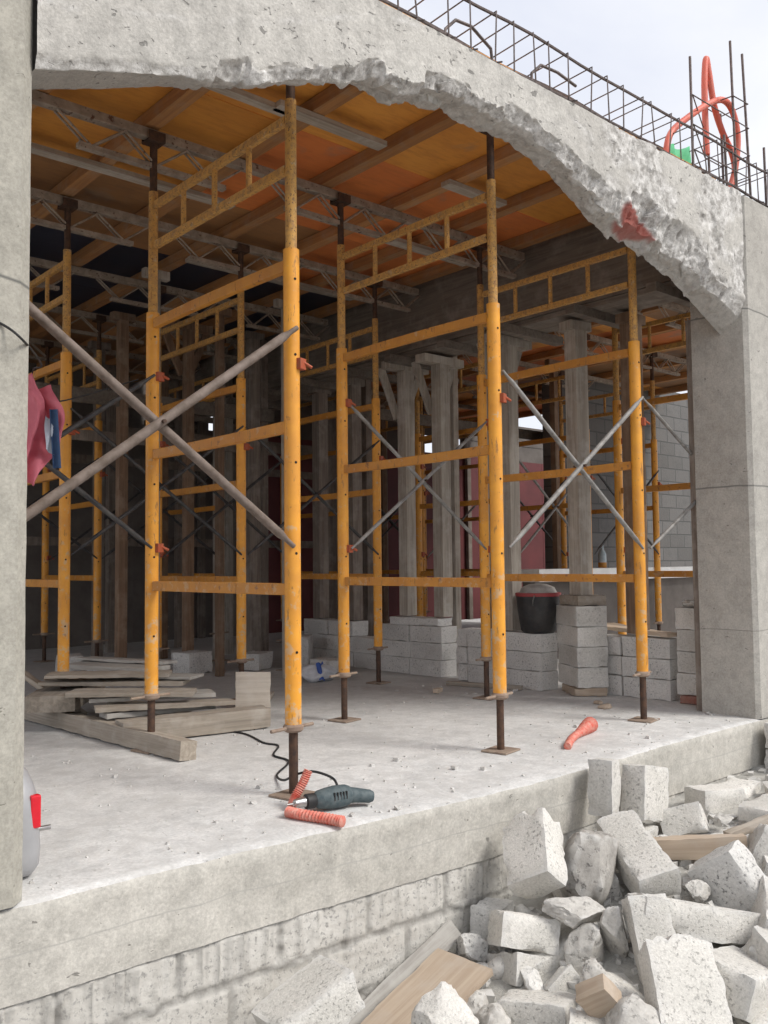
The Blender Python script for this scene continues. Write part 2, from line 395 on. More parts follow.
def fbm(p, o=4): return mnoise.fractal(Vector(p), 1.0, 2.0, o)
def lerp_tab(tab, x):
    if x <= tab[0][0]: return tab[0][1]
    for (a, b), (c, d) in zip(tab, tab[1:]):
        if x <= c: return b + (d - b) * (x - a) / (c - a)
    return tab[-1][1]
def sstep(a, b, x):
    t = max(0., min(1., (x - a) / (b - a))); return t * t * (3 - 2 * t)
def set_attr(me, vals):
    at = me.color_attributes.new('chip', 'FLOAT_COLOR', 'POINT')
    at.data.foreach_set('color', np.array(vals, dtype=np.float32).ravel())
def grid_obj(name, rows, mat, attr=None, parent=None, smooth=True, close=False, sharp=55):
    nr = len(rows); nc = len(rows[0])
    vs = [p for r in rows for p in r]; fs = []
    for i in range(nr - 1):
        for j in range(nc - 1):
            a = i * nc + j; fs.append((a, a + 1, a + nc + 1, a + nc))
        if close: fs.append((i * nc + nc - 1, i * nc, (i + 1) * nc, (i + 1) * nc + nc - 1))
    me = bpy.data.meshes.new(name); me.from_pydata(vs, [], fs); me.materials.append(MATS[mat])
    if attr: set_attr(me, [a for r in attr for a in r])
    if smooth:
        for p in me.polygons: p.use_smooth = True
        me.set_sharp_from_angle(angle=R(sharp))
    me.update()
    o = bpy.data.objects.new(name, me); COL.objects.link(o)
    if parent: o.parent = parent
    return o

# ------------------------------------------------------------------ camera
f, pitch, roll, yaw = 908.89, R(3.2697), R(-.5969), R(48.7905)
fw = Vector((math.cos(yaw), math.sin(yaw), 0)); rt = Vector((math.sin(yaw), -math.cos(yaw), 0)); up = Vector((0, 0, 1))
Fv = fw * math.cos(pitch) + up * math.sin(pitch); Uv = up * math.cos(pitch) - fw * math.sin(pitch)
Rv = rt * math.cos(roll) + Uv * math.sin(roll); U2 = Uv * math.cos(roll) - rt * math.sin(roll)
cam = bpy.data.cameras.new('camera'); co = bpy.data.objects.new('camera', cam); COL.objects.link(co)
M = Matrix((Rv, U2, -Fv)).transposed().to_4x4(); M.translation = Vector((-2.3344, -3.2797, 1.0)); co.matrix_world = M
cam.sensor_fit = 'VERTICAL'; cam.sensor_height = 24.0; cam.lens = f * 24.0 / 1024; cam.clip_end = 2000; cam.clip_start = .05
SC.camera = co

# ------------------------------------------------------------------ ground, slab
def ground():
    m = MB(); S = 400
    m.add([(-S, -S, -.75), (S, -S, -.75), (S, S, -.75), (-S, S, -.75)], [(0, 1, 2, 3)])
    tag(m.build('ground', 'dirt_ground'), kind='structure')
ground()

YE = -.48
def edge_y(x):
    b = .075 * math.exp(-((x - .9) / 1.1) ** 2)
    return YE - b + .012 * fbm((x * 6, 3, 0)) + .006 * fbm((x * 25, 7, 0))
def slab():
    X0, X1 = -3.2, 9.0
    xs = [X0 + i * .02 for i in range(int((3.4 - X0) / .02) + 1)] + [3.6 + i * .3 for i in range(19)]
    rows = []
    deep = [8.2, 5.0, 3, 2, 1.2, .7, .4, .2, .05, -.05, -.15, -.22, -.28, -.33, -.38, -.42, -.45]
    for x in xs:
        e = edge_y(x); lip = .012 + .012 * abs(fbm((x * 9, 1, 5)))
        r = []
        for y in deep: r.append((x, y, .002 * fbm((x * 3, y * 3, 2))))
        r.append((x, e + .012 + lip, -.002)); r.append((x, e + lip * .45, -.006 - lip * .25)); r.append((x, e, -.012 - lip))
        for k in range(1, 14):
            z = -.02 - lip + (-.285 + .02 + lip) * k / 13
            off = .004 * fbm((x * 4, z * 8, 9)) + 0
            r.append((x, YE - (YE - e) * (1 - .25 * k / 13) + off, z))
        r.append((x, YE + .06, -.287)); rows.append(r)
    # two materials: floor on top, edge below
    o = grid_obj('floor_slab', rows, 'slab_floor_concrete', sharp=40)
    o.data.materials.append(MATS['slab_edge_concrete'])
    for p in o.data.polygons:
        if abs(p.normal.z) < .6: p.material_index = 1
    tag(o, kind='structure')
slab()

def foundation():
    X0, X1, Z1, Z0 = -3.2, 3.3, -.284, -.80
    bw, bh = .405, .205
    rows = []; at = []
    nx = int((X1 - X0) / .011); nz = int((Z1 - Z0) / .0105)
    for j in range(nz + 1):
        z = Z1 - j * .0105; r = []; ra = []
        row = math.floor((Z1 - .165 - z + bh) / bh); zr = (Z1 - .165 - z + bh) / bh - row
        for i in range(nx + 1):
            x = X0 + i * .011
            xx = x / bw + (.5 if row % 2 else 0) + .02 * fbm((x * 3, row, 0)); fx = xx - math.floor(xx)
            dx = min(fx, 1 - fx) * bw; dz = min(zr, 1 - zr) * bh
            d = min(dx, dz) + .007 * fbm((x * 12, z * 12, 4))
            mort = 1 - sstep(.009, .019, d)
            sq = max(0, fbm((x * 9, z * 14, 8)))          # mortar squeezed out of the joints
            y = YE + .012 - .06 * math.exp(-((x - .9) / 1.1) ** 2) + .004 * fbm((x * 30, z * 30, 1)) + mort * (.007 - .022 * sq)
            hole = .7 * mort * sstep(.3, .55, fbm((x * 7 + 4, z * 9, 2)))
            y += hole * .008
            # drips of grout that ran down from the slab above
            dr = fbm((x * 38, z * 1.3, 11)); drip = sstep(.24, .40, dr) * sstep(-.62, -.3, z + .25 * fbm((x * 11, 0, 3)))
            y -= drip * .008
            edge = sstep(.03, .16, abs(dr - .18)) ; dk = (1 - edge) * .3 * sstep(-.62, -.35, z)
            if j == 0: y = YE + .02 - .06 * math.exp(-((x - .9) / 1.1) ** 2)
            r.append((x, y, z)); ra.append((max(mort, drip * .6), max(hole, dk * (1 if fbm((x * 8, z * 8, 5)) > -.1 else .2)), 0, 1))
        rows.append(r); at.append(ra)
    o = grid_obj('foundation_wall', rows, 'foundation_blockwork', at, sharp=60)
    tag(o, 'grey concrete block foundation wall with grout drips under the slab edge', 'wall')
foundation()

# ------------------------------------------------------------------ columns and broken arch wall
def column(name, pts, z0, z1, mat, label, cham=0):
    # plan polygon, finely subdivided upwards with slightly worn arrises
    n = 60; rows = []
    for k in range(n + 1):
        z = z0 + (z1 - z0) * k / n; r = []
        for i, (x, y) in enumerate(pts):
            w = .003 * fbm((x * 3 + i * 5.3, y * 3, z * 14)); r.append((x + w, y + w, z))
        rows.append(r)
    o = grid_obj(name, rows, mat, close=True, sharp=25)
    tag(o, label, 'column')
    bm = bmesh.new(); bm.from_mesh(o.data); bm.normal_update(); bmesh.ops.recalc_face_normals(bm, faces=bm.faces); bm.to_mesh(o.data); bm.free()
    return o
column('concrete_column', [(-2.1, -.486), (-1.36, -.486), (-1.320, -.448), (-1.320, -.1), (-2.1, -.1)], 0.0, 3.6, 'column_concrete',
       'tall grey concrete column at the left edge with bright chamfered corner')
column('concrete_column', [(3.235, -.455), (3.26, -.482), (3.85, -.482), (3.85, -.09), (3.235, -.09)], 0.0, 3.37, 'column_concrete_right',
       'tall concrete column at the right end of the broken arch')

ZF = [(-1.34, 2.575), (-.97, 2.69), (-.72, 2.765), (-.3, 2.915), (.14, 3.08), (.54, 3.155), (.84, 3.17), (1.13, 3.145), (1.35, 3.09), (1.75, 2.955), (2.1, 2.90), (2.46, 2.83), (2.76, 2.745), (3.0, 2.66), (3.24, 2.58)]
ZB = [(-1.34, 2.575), (-1.03, 2.68), (-.66, 2.83), (-.3, 2.985), (.0, 3.07), (.4, 3.14), (.92, 3.17), (1.23, 3.14), (1.43, 3.09), (1.65, 2.99), (1.92, 2.9), (2.23, 2.83), (2.6, 2.74), (2.86, 2.66), (3.05, 2.57), (3.24, 2.49)]
def cell(p):
    d, pts = mnoise.voronoi(Vector(p)); return d[1] - d[0], mnoise.cell(pts[0] * 7.3)
def arch():
    X0, X1, ST = -1.317, 3.236, .0105
    n = int((X1 - X0) / ST); rows = []; at = []
    TOP = 3.385
    for i in range(n + 1):
        x = X0 + (X1 - X0) * i / n
        rough = (.18 + .82 * sstep(-.85, -.55, x)) * (1 - .72 * sstep(2.6, 3.0, x))
        right = sstep(1.3, 2.0, x)
        zf = lerp_tab(ZF, x); zb = lerp_tab(ZB, x)
        ce, cv = cell((x * 4.2, 0, 2)); ce2, cv2 = cell((x * 11, 3, 1))
        jag = rough * (.03 * (cv - .5) + .008 * (cv2 - .5) + .022 * fbm((x * 5, 0, 0)) + .006 * fbm((x * 30, 0, 0)))
        zf += jag; zb += jag * .8 + rough * .012 * fbm((x * 7, 5, 0))
        cc = rough * (.055 + .05 * fbm((x * 3.1, 2, 2)) + .03 * (cv - .3)) + right * (.09 + .06 * fbm((x * 2.2, 8, 2)))
        cc = max(.035 + .02 * fbm((x * 8, 4, 4)), cc); cd = max(.016, rough * (.035 + .05 * abs(fbm((x * 4.3, 1, 7)))) + right * .04)
        r = []; ra = []
        for k in range(5):
            r.append((x, -.30, TOP + (zb - TOP) * k / 5)); ra.append((.1, 0, 0, 1))
        NU = 16
        for k in range(NU + 1):
            t = k / NU; y = -.30 + (-.48 + cd + .30) * t
            z = zb + (zf - zb) * t
            c1, v1 = cell((x * 6, y * 7, z * 6)); c2, v2 = cell((x * 17, y * 17, 5))
            dd = math.hypot((x - 2.11) / .23, (y + .42) / .11); w = rough * math.sin(math.pi * min(1, t * .9 + .1)) ** .5 * (1 - .8 * (1 - sstep(.7, 1.1, dd)))
            z += w * (.016 * (v1 - .5) + .003 * (v2 - .5) + .026 * fbm((x * 4.5, y * 5, 3)) + .006 * fbm((x * 22, y * 24, 3)))
            y += w * .012 * fbm((x * 12, y * 20, 7))
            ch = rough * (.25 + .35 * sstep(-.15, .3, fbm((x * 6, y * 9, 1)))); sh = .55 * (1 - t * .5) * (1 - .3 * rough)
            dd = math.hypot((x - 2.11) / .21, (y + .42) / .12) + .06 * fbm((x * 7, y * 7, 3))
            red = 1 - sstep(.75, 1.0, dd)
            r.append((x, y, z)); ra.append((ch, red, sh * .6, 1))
        NF = 52
        for k in range(1, NF + 1):
            t = (k / NF) ** 1.35; z = zf + (TOP - zf) * t; h = z - zf
            chip = 1 - sstep(cc * .75, cc * 1.05, h + .012 * fbm((x * 26, z * 26, 5)))
            y = -.48 + cd * max(0, 1 - h / cc) ** .7
            hack = right * sstep(-.12, .12, fbm((x * 2.6, z * 3.4, 6)) + .12 - .25 * sstep(.25, .6, h) * (1 - sstep(2.5, 3.0, x)))
            c1, v1 = cell((x * 8, 1, z * 8)); c2, v2 = cell((x * 22, 2, z * 22))
            y += chip * rough * (.012 * (v1 - .4) + .002 * (v2 - .5) + .016 * fbm((x * 6, 0, z * 7)) + .006 * fbm((x * 22, 0, z * 22)))
            y += hack * (.012 + .009 * (v1 - .4) + .003 * (v2 - .5) + .008 * fbm((x * 8, 3, z * 8)) + .004 * fbm((x * 34, 3, z * 34)))
            y += .003 * fbm((x * 5, 1, z * 5)) + .0015 * fbm((x * 40, 1, z * 40))
            # ragged pour line near the top left
            zl = zf - jag + .20 + .05 * sstep(-.6, .3, x) + .02 * fbm((x * 8, 1, 1)); pl = math.exp(-((z - zl) / .012) ** 2) * (1 - right) * sstep(-.1, .2, fbm((x * 5, 1, 9)) + .1)
            y += -.006 * pl * fbm((x * 40, 2, 2))
            dd = math.hypot((x - 2.11) / .21, (z - 2.90 + (x - 2.11) * .28) / .085) + .06 * fbm((x * 7, z * 7, 3))
            red = (1 - sstep(.8, 1.0, dd))
            r.append((x, y, z)); ra.append((min(1, chip * max(.75, rough) + hack * .85 + pl * .55), red, .0, 1))
        for k in (1, 2, 3): r.append((x, -.48 + .06 * k - .001, TOP + .004 * fbm((x * 20, k, 0)))); ra.append((.4, 0, 0, 1))
        rows.append(r); at.append(ra)
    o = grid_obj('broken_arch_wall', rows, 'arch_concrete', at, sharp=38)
    tag(o, 'thin concrete wall with broken arched underside and spalled lower edge', 'arch wall')
arch()

# ------------------------------------------------------------------ rebar on the wall
def top_steel():
    t = empty('rebar_cage', (0, 0, 0), 'long dark steel rebar cage lying along the top of the arch wall', 'rebar')
    corners = [(-.435, 3.425), (-.435, 3.66), (-.18, 3.425), (-.18, 3.65)]
    for i, (y, z) in enumerate(corners):
        pts = [(-1.4 + .2 * k, y + .006 * math.sin(k * 1.3 + i), z + .007 * math.sin(k * .9 + 2 * i)) for k in range(29)]
        MB().path(pts, .0085, 6).build('longitudinal_bar', 'rebar_steel', t, True)
    for k in range(34):
        x = -1.3 + k * .155 + random.uniform(-.035, .035); l = random.uniform(-.035, .035)
        m = MB(); c = [(x, -.447, 3.41), (x + l, -.447, 3.672), (x + l, -.168, 3.662), (x, -.168, 3.41), (x, -.447, 3.41), (x - .0, -.48 + random.uniform(-.02, .02), 3.395)]
        m.path(c, .0045, 5); m.build('stirrup', 'rebar_steel', t, True)
    for lab, pts in (('bent dark bar arching inside the cage near the top of the picture', [(.62, -.36, 3.40), (.64, -.36, 3.52), (.72, -.35, 3.60), (.84, -.34, 3.62), (.98, -.34, 3.56), (1.0, -.34, 3.42)]),
                     ('bent dark bar hooked over the cage above the middle of the arch', [(1.27, -.36, 3.40), (1.27, -.36, 3.53), (1.36, -.35, 3.61), (1.5, -.35, 3.62), (1.66, -.35, 3.60)])):
        tag(MB().path(pts, .008, 6).build('bent_bar', 'rebar_steel', None, True), lab, 'rebar')
    c = empty('starter_bar_cage', (3.4, -.3, 3.36), 'upright rusty starter bars tied with stirrups above the right column', 'rebar')
    bars = [((-.62, -.1, 0), (-.62, -.1, .80)), ((-.07, -.1, 0), (-.1, -.1, 1.10)), ((.12, -.1, 0), (.06, -.1, 1.07)), ((.34, -.1, 0), (.33, -.1, .50)), ((-.05, .1, 0), (-.07, .1, .9)), ((.14, .1, 0), (.12, .1, .75)), ((-.2, -.1, 0), (-.22, -.1, .42))]
    for a, b in bars: MB().tube(a, b, .0085, 6).build('starter_bar', 'rebar_steel', c, True)
    for z in (.2, .36, .55, .72):
        MB().path([(-.62 if z < .6 else -.1, -.11, z), (.10, -.11, z + .01), (.14, .11, z + .02), (-.09, .11, z + .02), (-.62 if z < .6 else -.1, -.11, z)], .0045, 5).build('tie', 'rebar_steel', c, True)
    def spl(pts, n=8):
        out = []; P = [Vector(p) for p in pts]
        for i in range(len(P) - 1):
            a, b, c_, d = P[max(0, i - 1)], P[i], P[i + 1], P[min(len(P) - 1, i + 2)]
            for k in range(n):
                t_ = k / n; out.append(.5 * ((2 * b) + (c_ - a) * t_ + (2 * a - 5 * b + 4 * c_ - d) * t_ ** 2 + (3 * b - a - 3 * c_ + d) * t_ ** 3))
        return out + [P[-1]]
    globals()['spl'] = spl
    h1 = [(2.62, -.28, 3.41), (2.64, -.3, 3.55), (2.71, -.3, 3.69), (2.94, -.3, 3.87), (3.2, -.3, 4.04), (3.38, -.3, 4.12), (3.5, -.3, 4.08), (3.56, -.3, 3.92), (3.55, -.28, 3.7), (3.47, -.27, 3.52), (3.42, -.26, 3.40)]
    tag(MB().path(spl(h1), .021, 10).build('corrugated_hose', 'orange_hose', None, True), 'orange conduit hose in a wide low arch between the upright rebars', 'hose')
    h2 = [(3.28, -.22, 3.74), (3.275, -.22, 4.0), (3.28, -.22, 4.25), (3.31, -.22, 4.42), (3.345, -.22, 4.32), (3.4, -.22, 4.12), (3.5, -.22, 3.97), (3.62, -.22, 3.86), (3.66, -.22, 3.74), (3.6, -.22, 3.58), (3.5, -.22, 3.42)]
    tag(MB().path(spl(h2), .021, 10).build('corrugated_hose', 'orange_hose', None, True), 'orange conduit hose in a tall narrow loop with pointed top among the rebars', 'hose')
    rows = [[(2.74 + .27 * u + .01 * math.sin(v * 6), -.24 + .02 * math.sin(u * 9 + v * 3), 3.40 + .23 * v + (.07 * u if v > .5 else 0) + .012 * math.sin(u * 7)) for u in [k / 10 for k in range(11)]] for v in [k / 8 for k in range(9)]]
    tag(grid_obj('plastic_sheet', rows, 'green_plastic'), 'small bright green plastic sheet stuck in the cage beside the orange hose', 'plastic sheet')
top_steel()

# ------------------------------------------------------------------ interior shell
def shell():
    # far wall: dark red hoarding with daylight gaps over it
    MB_TOP = 3.02
    w = empty('rear_wall', (0, 8.0, 0), 'dark red hoarding closing the far back with bright gaps above', 'wall')
    k = 0
    x = -3.0
    while x < 16.5:
        MB().box((x + .61, .004 * (k % 2), 1.46), (1.225, .03, 2.92)).build('hoarding_panel', 'red_hoarding' if x > 4.2 or k == 2 else 'dark_panel', w); k += 1; x += 1.22
    gaps = [(4.25, 4.5), (6.4, 6.8), (8.45, 8.75), (8.9, 9.4)]
    x = -3.0
    for a, b in gaps + [(17, 17)]:
        if a > x: MB().box(((x + a) / 2, .02, 3.22), (a - x, .03, .76)).build('infill_panel', 'dark_panel', w)
        x = b
    MB().box((6.5, .01, 3.4), (19, .028, .36)).build('top_rail', 'dark_panel', w)
    for xx in (-3, 1, 4.1, 4.6, 5.65, 6.3, 6.9, 7.5, 8.35, 9.5, 10.4, 12.3, 14): MB().box((xx, -.06, 1.8), (.09, .07, 3.6)).build('stud', 'wood_dark_upright', w)
    m = MB().box((11.5, 4.3, 1.8), (8.6, .16, 3.6)); tag(m.build('partition_wall', 'interior_blockwork'), 'grey interior block wall seen beside the right column', 'wall')
    m = MB().box((6.0, -.38, 3.2), (4.3, .16, .5)); tag(m.build('front_lintel', 'interior_blockwork'), 'concrete lintel over the opening beyond the right column', 'lintel')
    l = empty('half_wall', (6.6, 2.75, 0), 'dark half height wall with white ledge behind the block stacks', 'wall')
    MB().box((0, 0, .4), (3.4, .16, .8)).build('wall_body', 'dark_panel', l); MB().box((0, -.03, .865), (3.5, .3, .13)).build('coping', 'white_ledge', l, bevel=.006)
    # ground of the deep right room is the same slab; ceiling formwork
    d = empty('ceiling_formwork', (0, 0, 3.54), 'orange plywood ceiling formwork on timber ribs above the scaffold frames', 'formwork')
    xs = [-3.12 + 1.24 * i for i in range(5)] + [3.08]
    xs = [-3.12, -1.88, -.64, .6, 1.84, 3.27]
    ys = [-.29, .93, 2.15, 3.37, 4.6, 5.52]
    rnd = random.Random(3)
    for i in range(5):
        for j in range(5):
            x0, x1, y0, y1 = xs[i], xs[i + 1], ys[j], ys[j + 1]
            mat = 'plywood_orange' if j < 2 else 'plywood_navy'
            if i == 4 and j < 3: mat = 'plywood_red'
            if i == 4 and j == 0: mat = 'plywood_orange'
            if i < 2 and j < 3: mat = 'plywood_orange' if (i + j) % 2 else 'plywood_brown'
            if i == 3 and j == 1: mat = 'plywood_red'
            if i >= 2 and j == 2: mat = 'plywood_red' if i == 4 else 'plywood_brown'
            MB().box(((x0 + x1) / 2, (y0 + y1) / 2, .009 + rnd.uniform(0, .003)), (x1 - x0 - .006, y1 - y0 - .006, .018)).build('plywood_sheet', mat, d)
    # seam with small daylight holes, then the rear strip
    hx = [1.02, 1.36, 1.59, 1.85, 2.31, 2.79]; x = -3.12
    for h in hx + [3.27]:
        MB().box(((x + h - .02) / 2, 5.56, .009), (h - .02 - x, .075, .018)).build('seam_board', 'plywood_navy', d); x = h + .02
    for i in range(5): MB().box(((xs[i] + xs[i + 1]) / 2, 6.8, .009), (xs[i + 1] - xs[i] - .006, 2.4, .018)).build('plywood_sheet', 'plywood_brown', d)
    for i in range(9):
        for j in range(4):
            x0 = 3.62 + i * 1.24; y0 = -.1 + j * 2.05
            if x0 > 8.9: continue
            MB().box((x0 + .62, y0 + 1.0, .009 + rnd.uniform(0, .003)), (1.234, 2.044, .018)).build('plywood_sheet', rnd.choice(['plywood_orange', 'plywood_brown', 'plywood_brown', 'plywood_red']), d)
    for k in range(-5, 5):
        x = .6 + .62 * k
        if x > 3.1: continue
        MB().box((x, 3.85, -.04), (.085, 8.25, .075)).build('rib', 'wood_joist', d)
    for k in range(8): MB().box((3.9 + .62 * k * 1.3, 3.9, -.04), (.085, 8.0, .075)).build('rib', 'wood_joist', d)
    for (x0, x1, y, w_) in ((.35, 1.1, .62, .08), (-.6, .45, .66, .06), (1.75, 2.3, .75, .08), (-.6, .9, 1.95, .08), (2.1, 3.0, 1.75, .1), (1.2, 2.9, 3.1, .09)):
        MB().box(((x0 + x1) / 2, y, -.095), (x1 - x0, w_, .03)).build('cross_board', 'wood_grey', d)
    b = empty('beam_formwork', (3.44, 3.9, 2.9), 'dark timber box formwork of a beam running inward over the block walls', 'formwork')
    MB().box((0, 0, .02), (.34, 8.0, .04)).build('soffit_board', 'wood_beam_form', b)
    for s in (-1, 1): MB().box((s * .165, 0, .345), (.03, 8.0, .6)).build('side_board', 'wood_beam_form', b)
    for k in range(12): MB().box((0, -3.8 + k * .68, -.035), (.75, .08, .065)).build('bearer', 'wood_beam_form', b)
    MB().box((0, -3.985, .34), (.30, .02, .62)).build('end_board', 'wood_beam_form', b)
shell()

# ------------------------------------------------------------------ scaffold frames
W = 1.327; SX = 1.345
def shore_frame():
    t = empty('shoring_frame', (0, 0, 0), 'x', 'scaffold frame')
    allk = []
    def reg(o, par=None): KID.setdefault((par or t).name, []).append(o); return o
    for y in (0, W):
        m = MB(); m.tube((0, y, .30), (0, y, 2.41), .0365, 16); m.cur = 1
        for k, z in enumerate([.62, 1.05, 1.45, 1.93, 2.27]):
            for a in (R(262), R(20)):
                p = Vector((math.cos(a), math.sin(a), 0)); m.tube(Vector((0, y, z)) + p * .034, Vector((0, y, z)) + p * .0375, .0062, 8)
        reg(m.build('leg', ['yellow_paint', 'hole_black'], t, True))
        m = MB().tube((0, y, 2.41), (0, y, 3.10), .026, 14); reg(m.build('extension_tube', 'rusty_yellow', t, True))
        m = MB().tube((0, y, .012), (0, y, .34), .0205, 10)
        j = reg(m.build('screw_jack', 'dark_rust', t, True))
        m = MB().box((0, y, .0065), (.16, .15, .009), Matrix.Rotation(R(12), 3, 'Z')); reg(m.build('base_plate', 'plate_rust', j, bevel=.001, segs=1), j)
        m = MB().lathe([(.034, .275), (.046, .285), (.046, .30), (.034, .312)], 14, (0, y, 0))
        m.tube((-.13, y - .02, .293), (.12, y + .02, .293), .008, 8); reg(m.build('jack_nut', 'plate_rust', j, True), j)
        m = MB().tube((0, y, 3.08), (0, y, 3.38), .021, 10); j = reg(m.build('head_jack', 'dark_rust', t, True))
        m = MB().box((0, y, 3.386), (.14, .12, .010)); m = MB(); pr = [(-.06, 3.435), (-.06, 3.381), (.06, 3.381), (.06, 3.435), (.052, 3.435), (.052, 3.391), (-.052, 3.391), (-.052, 3.435)]; m.add([(sx * .05, y + a * .8, b) for sx in (-1, 1) for a, b in pr], [(0, 1, 6, 7), (1, 2, 5, 6), (2, 3, 4, 5), (15, 14, 9, 8), (14, 13, 10, 9), (13, 12, 11, 10)] + [(k, (k + 8), (k + 1) % 8 + 8, (k + 1) % 8) for k in range(8)])
        reg(m.build('fork_head', 'dark_rust', j), j)
    for z, sag in ((.8925, .0), (1.615, .004), (2.345, -.006)):
        m = MB(); p = [(0, .036, z), (0, W * .33, z - sag), (0, W * .66, z - sag), (0, W - .036, z)]
        for a, b in zip(p, p[1:]): m.bar(a, b, .034, .052)
        reg(m.build('cross_bar', 'orange_paint', t, bevel=.004))
    h = MB(); h.bar((0, .03, 3.02), (0, W - .03, 3.02), .03, .038); hh = reg(h.build('header_rail', 'rusty_yellow', t, bevel=.003))
    h = MB(); h.bar((0, .03, 2.79), (0, W - .03, 2.79), .03, .038); reg(h.build('header_rail', 'rusty_yellow', t, bevel=.003))
    for q in (.26, .5, .74): reg(MB().tube((0, W * q, 2.79), (0, W * q, 3.02), .015, 8).build('header_spacer', 'rusty_yellow', t, True))
    for y, zz in ((0, (1.89,)), (W, (2.05, 1.1))):
        for z in zz:
            m = MB().box((.022, y - .03, z), (.046, .042, .05), Matrix.Rotation(R(20), 3, 'Z')); m.tube((.03, y - .04, z + .01), (.075, y - .05, z - .012), .008, 8)
            reg(m.build('brace_lock', 'red_coupler', t, bevel=.004))
    return t

GX = [-SX, 0, SX, 2 * SX, 4.43, 5.65, 6.95]; GY = [0, 2.549, 5.1]
proto = shore_frame()
colname = ['hidden behind the left concrete column', 'first from the left column', 'second from the left column', 'third from the left column', 'first beyond the beam formwork', 'second beyond the beam formwork', 'third beyond the beam formwork']
front_lab = {0: 'yellow shoring frame of the front row standing behind the left concrete column', 1: 'tall yellow shoring frame nearest the camera, its foot beside the drill',
             2: 'yellow shoring frame in the middle of the arch, its foot near the slab edge', 3: 'yellow shoring frame beside the four-high block stack, right part of the arch',
             4: 'yellow shoring frame of the front row half behind the right column', 5: 'yellow shoring frame of the front row well behind the right column', 6: 'yellow shoring frame of the front row deepest behind the right column'}
rowname = ['front', 'second', 'third']
FR = {}
for j, y in enumerate(GY):
    for i, x in enumerate(GX):
        if j == 0 and i >= 5: continue
        if i == 0 and j > 0: continue
        o = proto if (i, j) == (1, 0) else copy_tree(proto)
        FR[(i, j)] = (o, x, y)
for (i, j), (o, x, y) in FR.items():
    o.location = (x, y, 0)
    tag(o, front_lab[i] if j == 0 else 'orange-yellow shoring frame in the %s row inward, %s' % (rowname[j], colname[i]), 'scaffold frame', 'yellow shoring frames under the ceiling')

def brace(x0, x1, y, r, mat, label, za=1.08, zb=2.04, bow=.0):
    t = empty('cross_brace', ((x0 + x1) / 2, y, 0), label, 'scaffold brace', 'cross braces between the frames')
    h = (x1 - x0) / 2
    for s, dy in ((1, -.012 - r), (-1, .012 + r)):
        a = Vector((-h + .02, dy * .5, za if s > 0 else zb)); b = Vector((h - .02, dy * .5, zb if s > 0 else za)); d = (b - a).normalized()
        m = MB().path([a, a + d * .05, a + d * .09, b - d * .09, b - d * .05, b], [r * .55, r * .6, r, r, r * .6, r * .55], 10)
        m.build('brace_tube', mat, t, True)
    MB().tube((0, -.03 - r, (za + zb) / 2), (0, .03 + r, (za + zb) / 2), .008, 8).build('pivot_bolt', 'dark_rust', t)
    return t
brace(GX[0], GX[1], -.055, .0195, 'brace_brown', 'thick brown pipe cross brace at the left, running behind the left column')
brace(GX[0], GX[1], W - .05, .014, 'brace_dark', 'thin dark cross brace behind the thick brown one at the left', 1.1, 2.05)
brace(GX[2], GX[3], W - .05, .013, 'brace_grey', 'grey cross brace seen through the middle frame', 1.1, 2.05)
brace(GX[2], GX[3], -.05, .015, 'brace_grey', 'light grey cross brace in front of the four-high block stack', 1.1, 2.03) if False else None
brace(GX[2] + .0, GX[3], -.055, .0145, 'brace_grey', 'light grey cross brace between the middle and right front frames')
brace(GX[3], GX[4], -.055, .012, 'brace_grey', 'thin grey cross brace just left of the right column, near the ledge')
for j in (1, 2):
    for i in range(1, 6):
        if i == 3: continue
        for q, yy in ((0, GY[j] - .05), (1, GY[j] + W - .05)):
            if q == 1 and i in (1, 4): continue
            brace(GX[i], GX[i + 1], yy, .013, random.choice(['brace_dark', 'brace_dark', 'brace_grey']),
                  'thin dark cross brace in the %s row inward, %s side, %s' % (rowname[j], ('near', 'far')[q], ['', 'left bay', 'second bay', '', 'bay just past the beam', 'deepest right bay'][i]))

# ------------------------------------------------------------------ lattice joists
def lattice(x0, x1, y, label, z=3.40):
    t = empty('lattice_joist', (0, y, z), label, 'steel joist', 'lattice joists carrying the ceiling')
    m = MB(); m.bar((x0, 0, .03), (x1, 0, .03), .055, .055); m.build('top_chord', 'joist_steel', t, bevel=.004)
    x = x0 + .1; k = 0
    while x < x1 - .8:
        a, b = x + .22, min(x + 1.12, x1 - .1)
        MB().bar((a, 0, -.15), (b, 0, -.15), .045, .028).build('bottom_chord', 'joist_steel', t)
        w = MB(); n = 6
        for q in range(n):
            xa = a - .12 + (b - a + .24) * q / n; xb = a - .12 + (b - a + .24) * (q + 1) / n
            za, zb = (0., -.145) if q % 2 == 0 else (-.145, 0.)
            for s in (-1, 1): w.tube((xa, s * .018, za), (xb, s * .018, zb), .007, 6)
        w.build('web_rods', 'joist_steel', t, True)
        x += SX
    return t
names_ = ['over the far legs of the front frames', 'over the near legs of the second row', 'over the far legs of the second row', 'over the near legs of the third row', 'over the far legs of the third row']
for y, nm in zip([W, GY[1], GY[1] + W, GY[2], GY[2] + W], names_):
    lattice(-2.1, 3.2, y + .01, 'rusty lattice joist under the orange ceiling, ' + nm)
    lattice(3.64, 8.5, y + .01, 'rusty lattice joist beyond the beam formwork, ' + nm)

